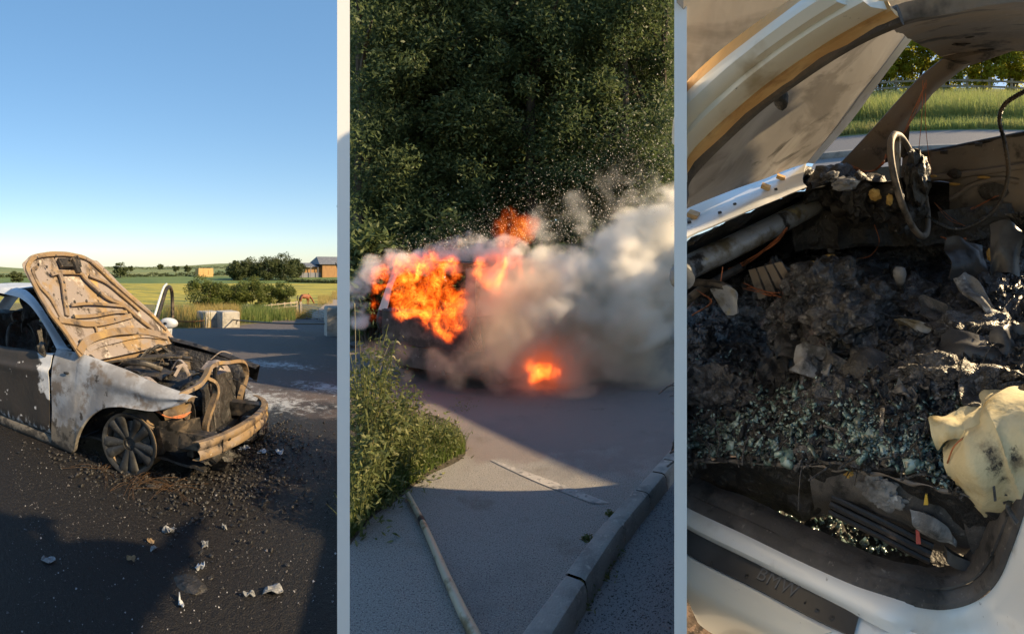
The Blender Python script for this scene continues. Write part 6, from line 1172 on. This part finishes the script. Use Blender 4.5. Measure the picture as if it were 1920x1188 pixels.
# glass crumbs over the cushion and floor
n = 4600; ii = np.clip((rng.beta(1.6,3.4,n)*70).astype(int),0,143); jj = rng.integers(8,118,n); cpt = ig[ii,jj]+rng.normal(size=(n,3))*.004; cpt[:,2] += .004
keep = rng.random(n) < (.35+.65*(np.sin(ii*.11+jj*.07)*.5+.5)); cpt = cpt[keep]
fl = kz(1620,1000,.32); ex = np.array([kz(rng.uniform(1400,1740), rng.uniform(950,1040), .31) for _ in range(420)]); cpt = np.concatenate([cpt, ex]); n = len(cpt)
s = ((.0009+rng.gamma(2.0,.0009,n))*np.where(rng.random(n) < .03, 2.0, 1))[:,None,None]; cube = np.array([[a,b,c] for c in (-.6,.6) for b in (-1,1) for a in (-1,1)])*1.0
ang = rng.uniform(0,2*PI,n); tl = rng.normal(size=(n,2))*.6
cb = np.repeat(cube[None],n,0)*np.array([1,1,1])*np.concatenate([rng.uniform(.6,1.5,(n,1,2)),np.ones((n,1,1))],2)
x_, y_, z_ = cb[...,0].copy(), cb[...,1].copy(), cb[...,2].copy(); ca, sa = np.cos(ang)[:,None], np.sin(ang)[:,None]
cb[...,0] = x_*ca-y_*sa; cb[...,1] = x_*sa+y_*ca; cb[...,2] = z_+tl[:,:1]*cb[...,0]*.8+tl[:,1:]*cb[...,1]*.8
v = (cpt[:,None,:]+cb*s).reshape(-1,3); f = (np.arange(n)[:,None,None]*8+np.array([[0,2,3,1],[4,5,7,6],[0,1,5,4],[2,6,7,3],[0,4,6,2],[1,3,7,5]])[None]).reshape(-1,4)
tag(mesh_np('glass_crumbs', v, f, MAT['glass_crumb'], M=M3), 'greenish crumbs of shattered window glass over the burnt seat', 'broken glass', kind='stuff')
n = 5200; ii = rng.integers(0,144,n); jj = rng.integers(0,154,n); cpt = ig[ii,jj]+rng.normal(size=(n,3))*.005; m = MB()
s = rng.gamma(2.2,.0022,n)[:,None,None]+.0015; base = rng.normal(size=(n,4,3)); v = (cpt[:,None,:]+base*s).reshape(-1,3); f = (np.arange(n)[:,None,None]*4+np.array([[0,1,3],[1,2,3],[2,0,3],[0,2,1]])[None]).reshape(-1,3)
tag(mesh_np('burnt_flakes', v, f, MAT['seat_char'], M=M3), 'small black and grey burnt flakes strewn over the rubble inside the car', 'burnt flakes', kind='stuff')

# fibrous remains: thin burnt strands and curled flakes all over the rubble
m = MB(); gs = random.Random(33)
for k in range(750):
    i, j = gs.randrange(0,144), gs.randrange(0,154)
    if gs.random() < .5 and 20 < i < 45: continue
    p = Vector(ig[i,j]); a = gs.uniform(0,2*PI); L_ = gs.uniform(.012,.07)*(1.6 if gs.random() < .1 else 1); d = V(math.cos(a)*L_, math.sin(a)*L_, gs.uniform(-.3,.3)*L_)
    m.tube([p+V(0,0,.002), p+d*.5+V(gs.gauss(0,.006),gs.gauss(0,.006),gs.uniform(.0,.35)*L_), p+d+V(0,0,.003)], gs.uniform(.0009,.0032), 4, 3, flat=gs.choice([1,1,.4,2.2]))
tag(m.build('burnt_strands', MAT['seat_char'], M=M3), 'thin charred strands and springs tangled over the rubble inside the car', 'burnt strands', kind='stuff')
m = MB()
for k in range(520):
    i, j = gs.randrange(0,144), gs.randrange(0,154); p = Vector(ig[i,j])+V(0,0,.006); e = Euler((gs.gauss(0,.6),gs.gauss(0,.6),gs.uniform(0,6))).to_matrix(); s1, s2 = gs.uniform(.006,.024), gs.uniform(.004,.014); c_ = gs.uniform(-.6,.6)
    rw = [[p+e @ V(a*s1*gs.uniform(.7,1.2), b*s2*gs.uniform(.7,1.2), c_*s2*(a*a+b*b)+gs.gauss(0,.0012)) for a in (-1,0,1)] for b in (-1,0,1)]; m.loft(rw, 2, 2, .0015)
tag(m.build('curled_flakes', MAT['char_fine'], M=M3, smooth=False), 'curled black flakes of burnt trim over the rubble inside the car', 'burnt flakes', kind='stuff')
# rear half of the shell, outside the photograph's view
p3('door_pillar', 'car_white', lambda m: m.loft([[V(.50,-.03,.40),V(.50,-.04,.75),V(.51,.0,1.0),V(.56,.10,1.27)],[V(.57,-.03,.40),V(.57,-.04,.75),V(.56,.0,1.0),V(.62,.10,1.28)]], 4, 4, .03))
p3('rear_door', 'car_white', lambda m: m.loft([[V(u,-.06,.22) for u in (.64,1.0,1.3,1.5)],[V(u,-.10,.5) for u in (.64,1.0,1.35,1.6)],[V(u,-.09,.78) for u in (.64,1.0,1.4,1.7)],[V(u,-.03,.93) for u in (.64,1.0,1.4,1.75)]], 4, 4, .01))
p3('rear_quarter', 'car_white', lambda m: m.loft([[V(1.72,-.09,.62),V(2.0,-.09,.70),V(2.3,-.07,.6),V(2.55,-.02,.5)],[V(1.74,-.08,.8),V(2.0,-.08,.82),V(2.3,-.05,.82),V(2.6,.02,.8)],[V(1.78,-.02,.95),V(2.0,.0,.97),V(2.3,.04,.97),V(2.6,.1,.95)]], 4, 4, .01))
p3('roof_rail', 'pillar_cream', lambda m: m.loft([[V(.72,.10,1.30),V(.85,.11,1.31),V(1.0,.12,1.31),V(1.5,.12,1.22),V(1.9,.06,1.0)],[V(.72,.16,1.33),V(.85,.18,1.345),V(1.0,.2,1.345),V(1.5,.2,1.27),V(2.0,.14,1.02)]], 4, 4, .015))
p3('seat_back', 'seat_char', lambda m: m.loft([[V(.62,n,.55) for n in (.15,.35,.55)],[V(.78,n,.8) for n in (.12,.35,.58)],[V(.88,n,1.05) for n in (.16,.35,.54)]], 6, 6, .09, lambda p:.02*fbm(p,8,4,3)))
p3('boot_lid', 'car_white', lambda m: m.loft([[V(2.0,n,1.0) for n in (.1,.7,1.3)],[V(2.5,n,.97) for n in (.08,.7,1.32)],[V(2.65,n,.6) for n in (.05,.7,1.35)]], 4, 4, .01))
W3 = p3('wheel', 'tyre', lambda m: m.lathe([(.2,.1),(.28,.105),(.31,.08),(.315,0),(.31,-.08),(.28,-.105),(.2,-.1)], 32)); W3.location = (2.0,.06,.315); W3.rotation_euler = (R(90),0,0)
part('rim', MAT['alloy'], W3, lambda m: m.lathe([(.0,.06),(.05,.07),(.12,.05),(.19,.08),(.21,.1),(.21,-.05)], 24))
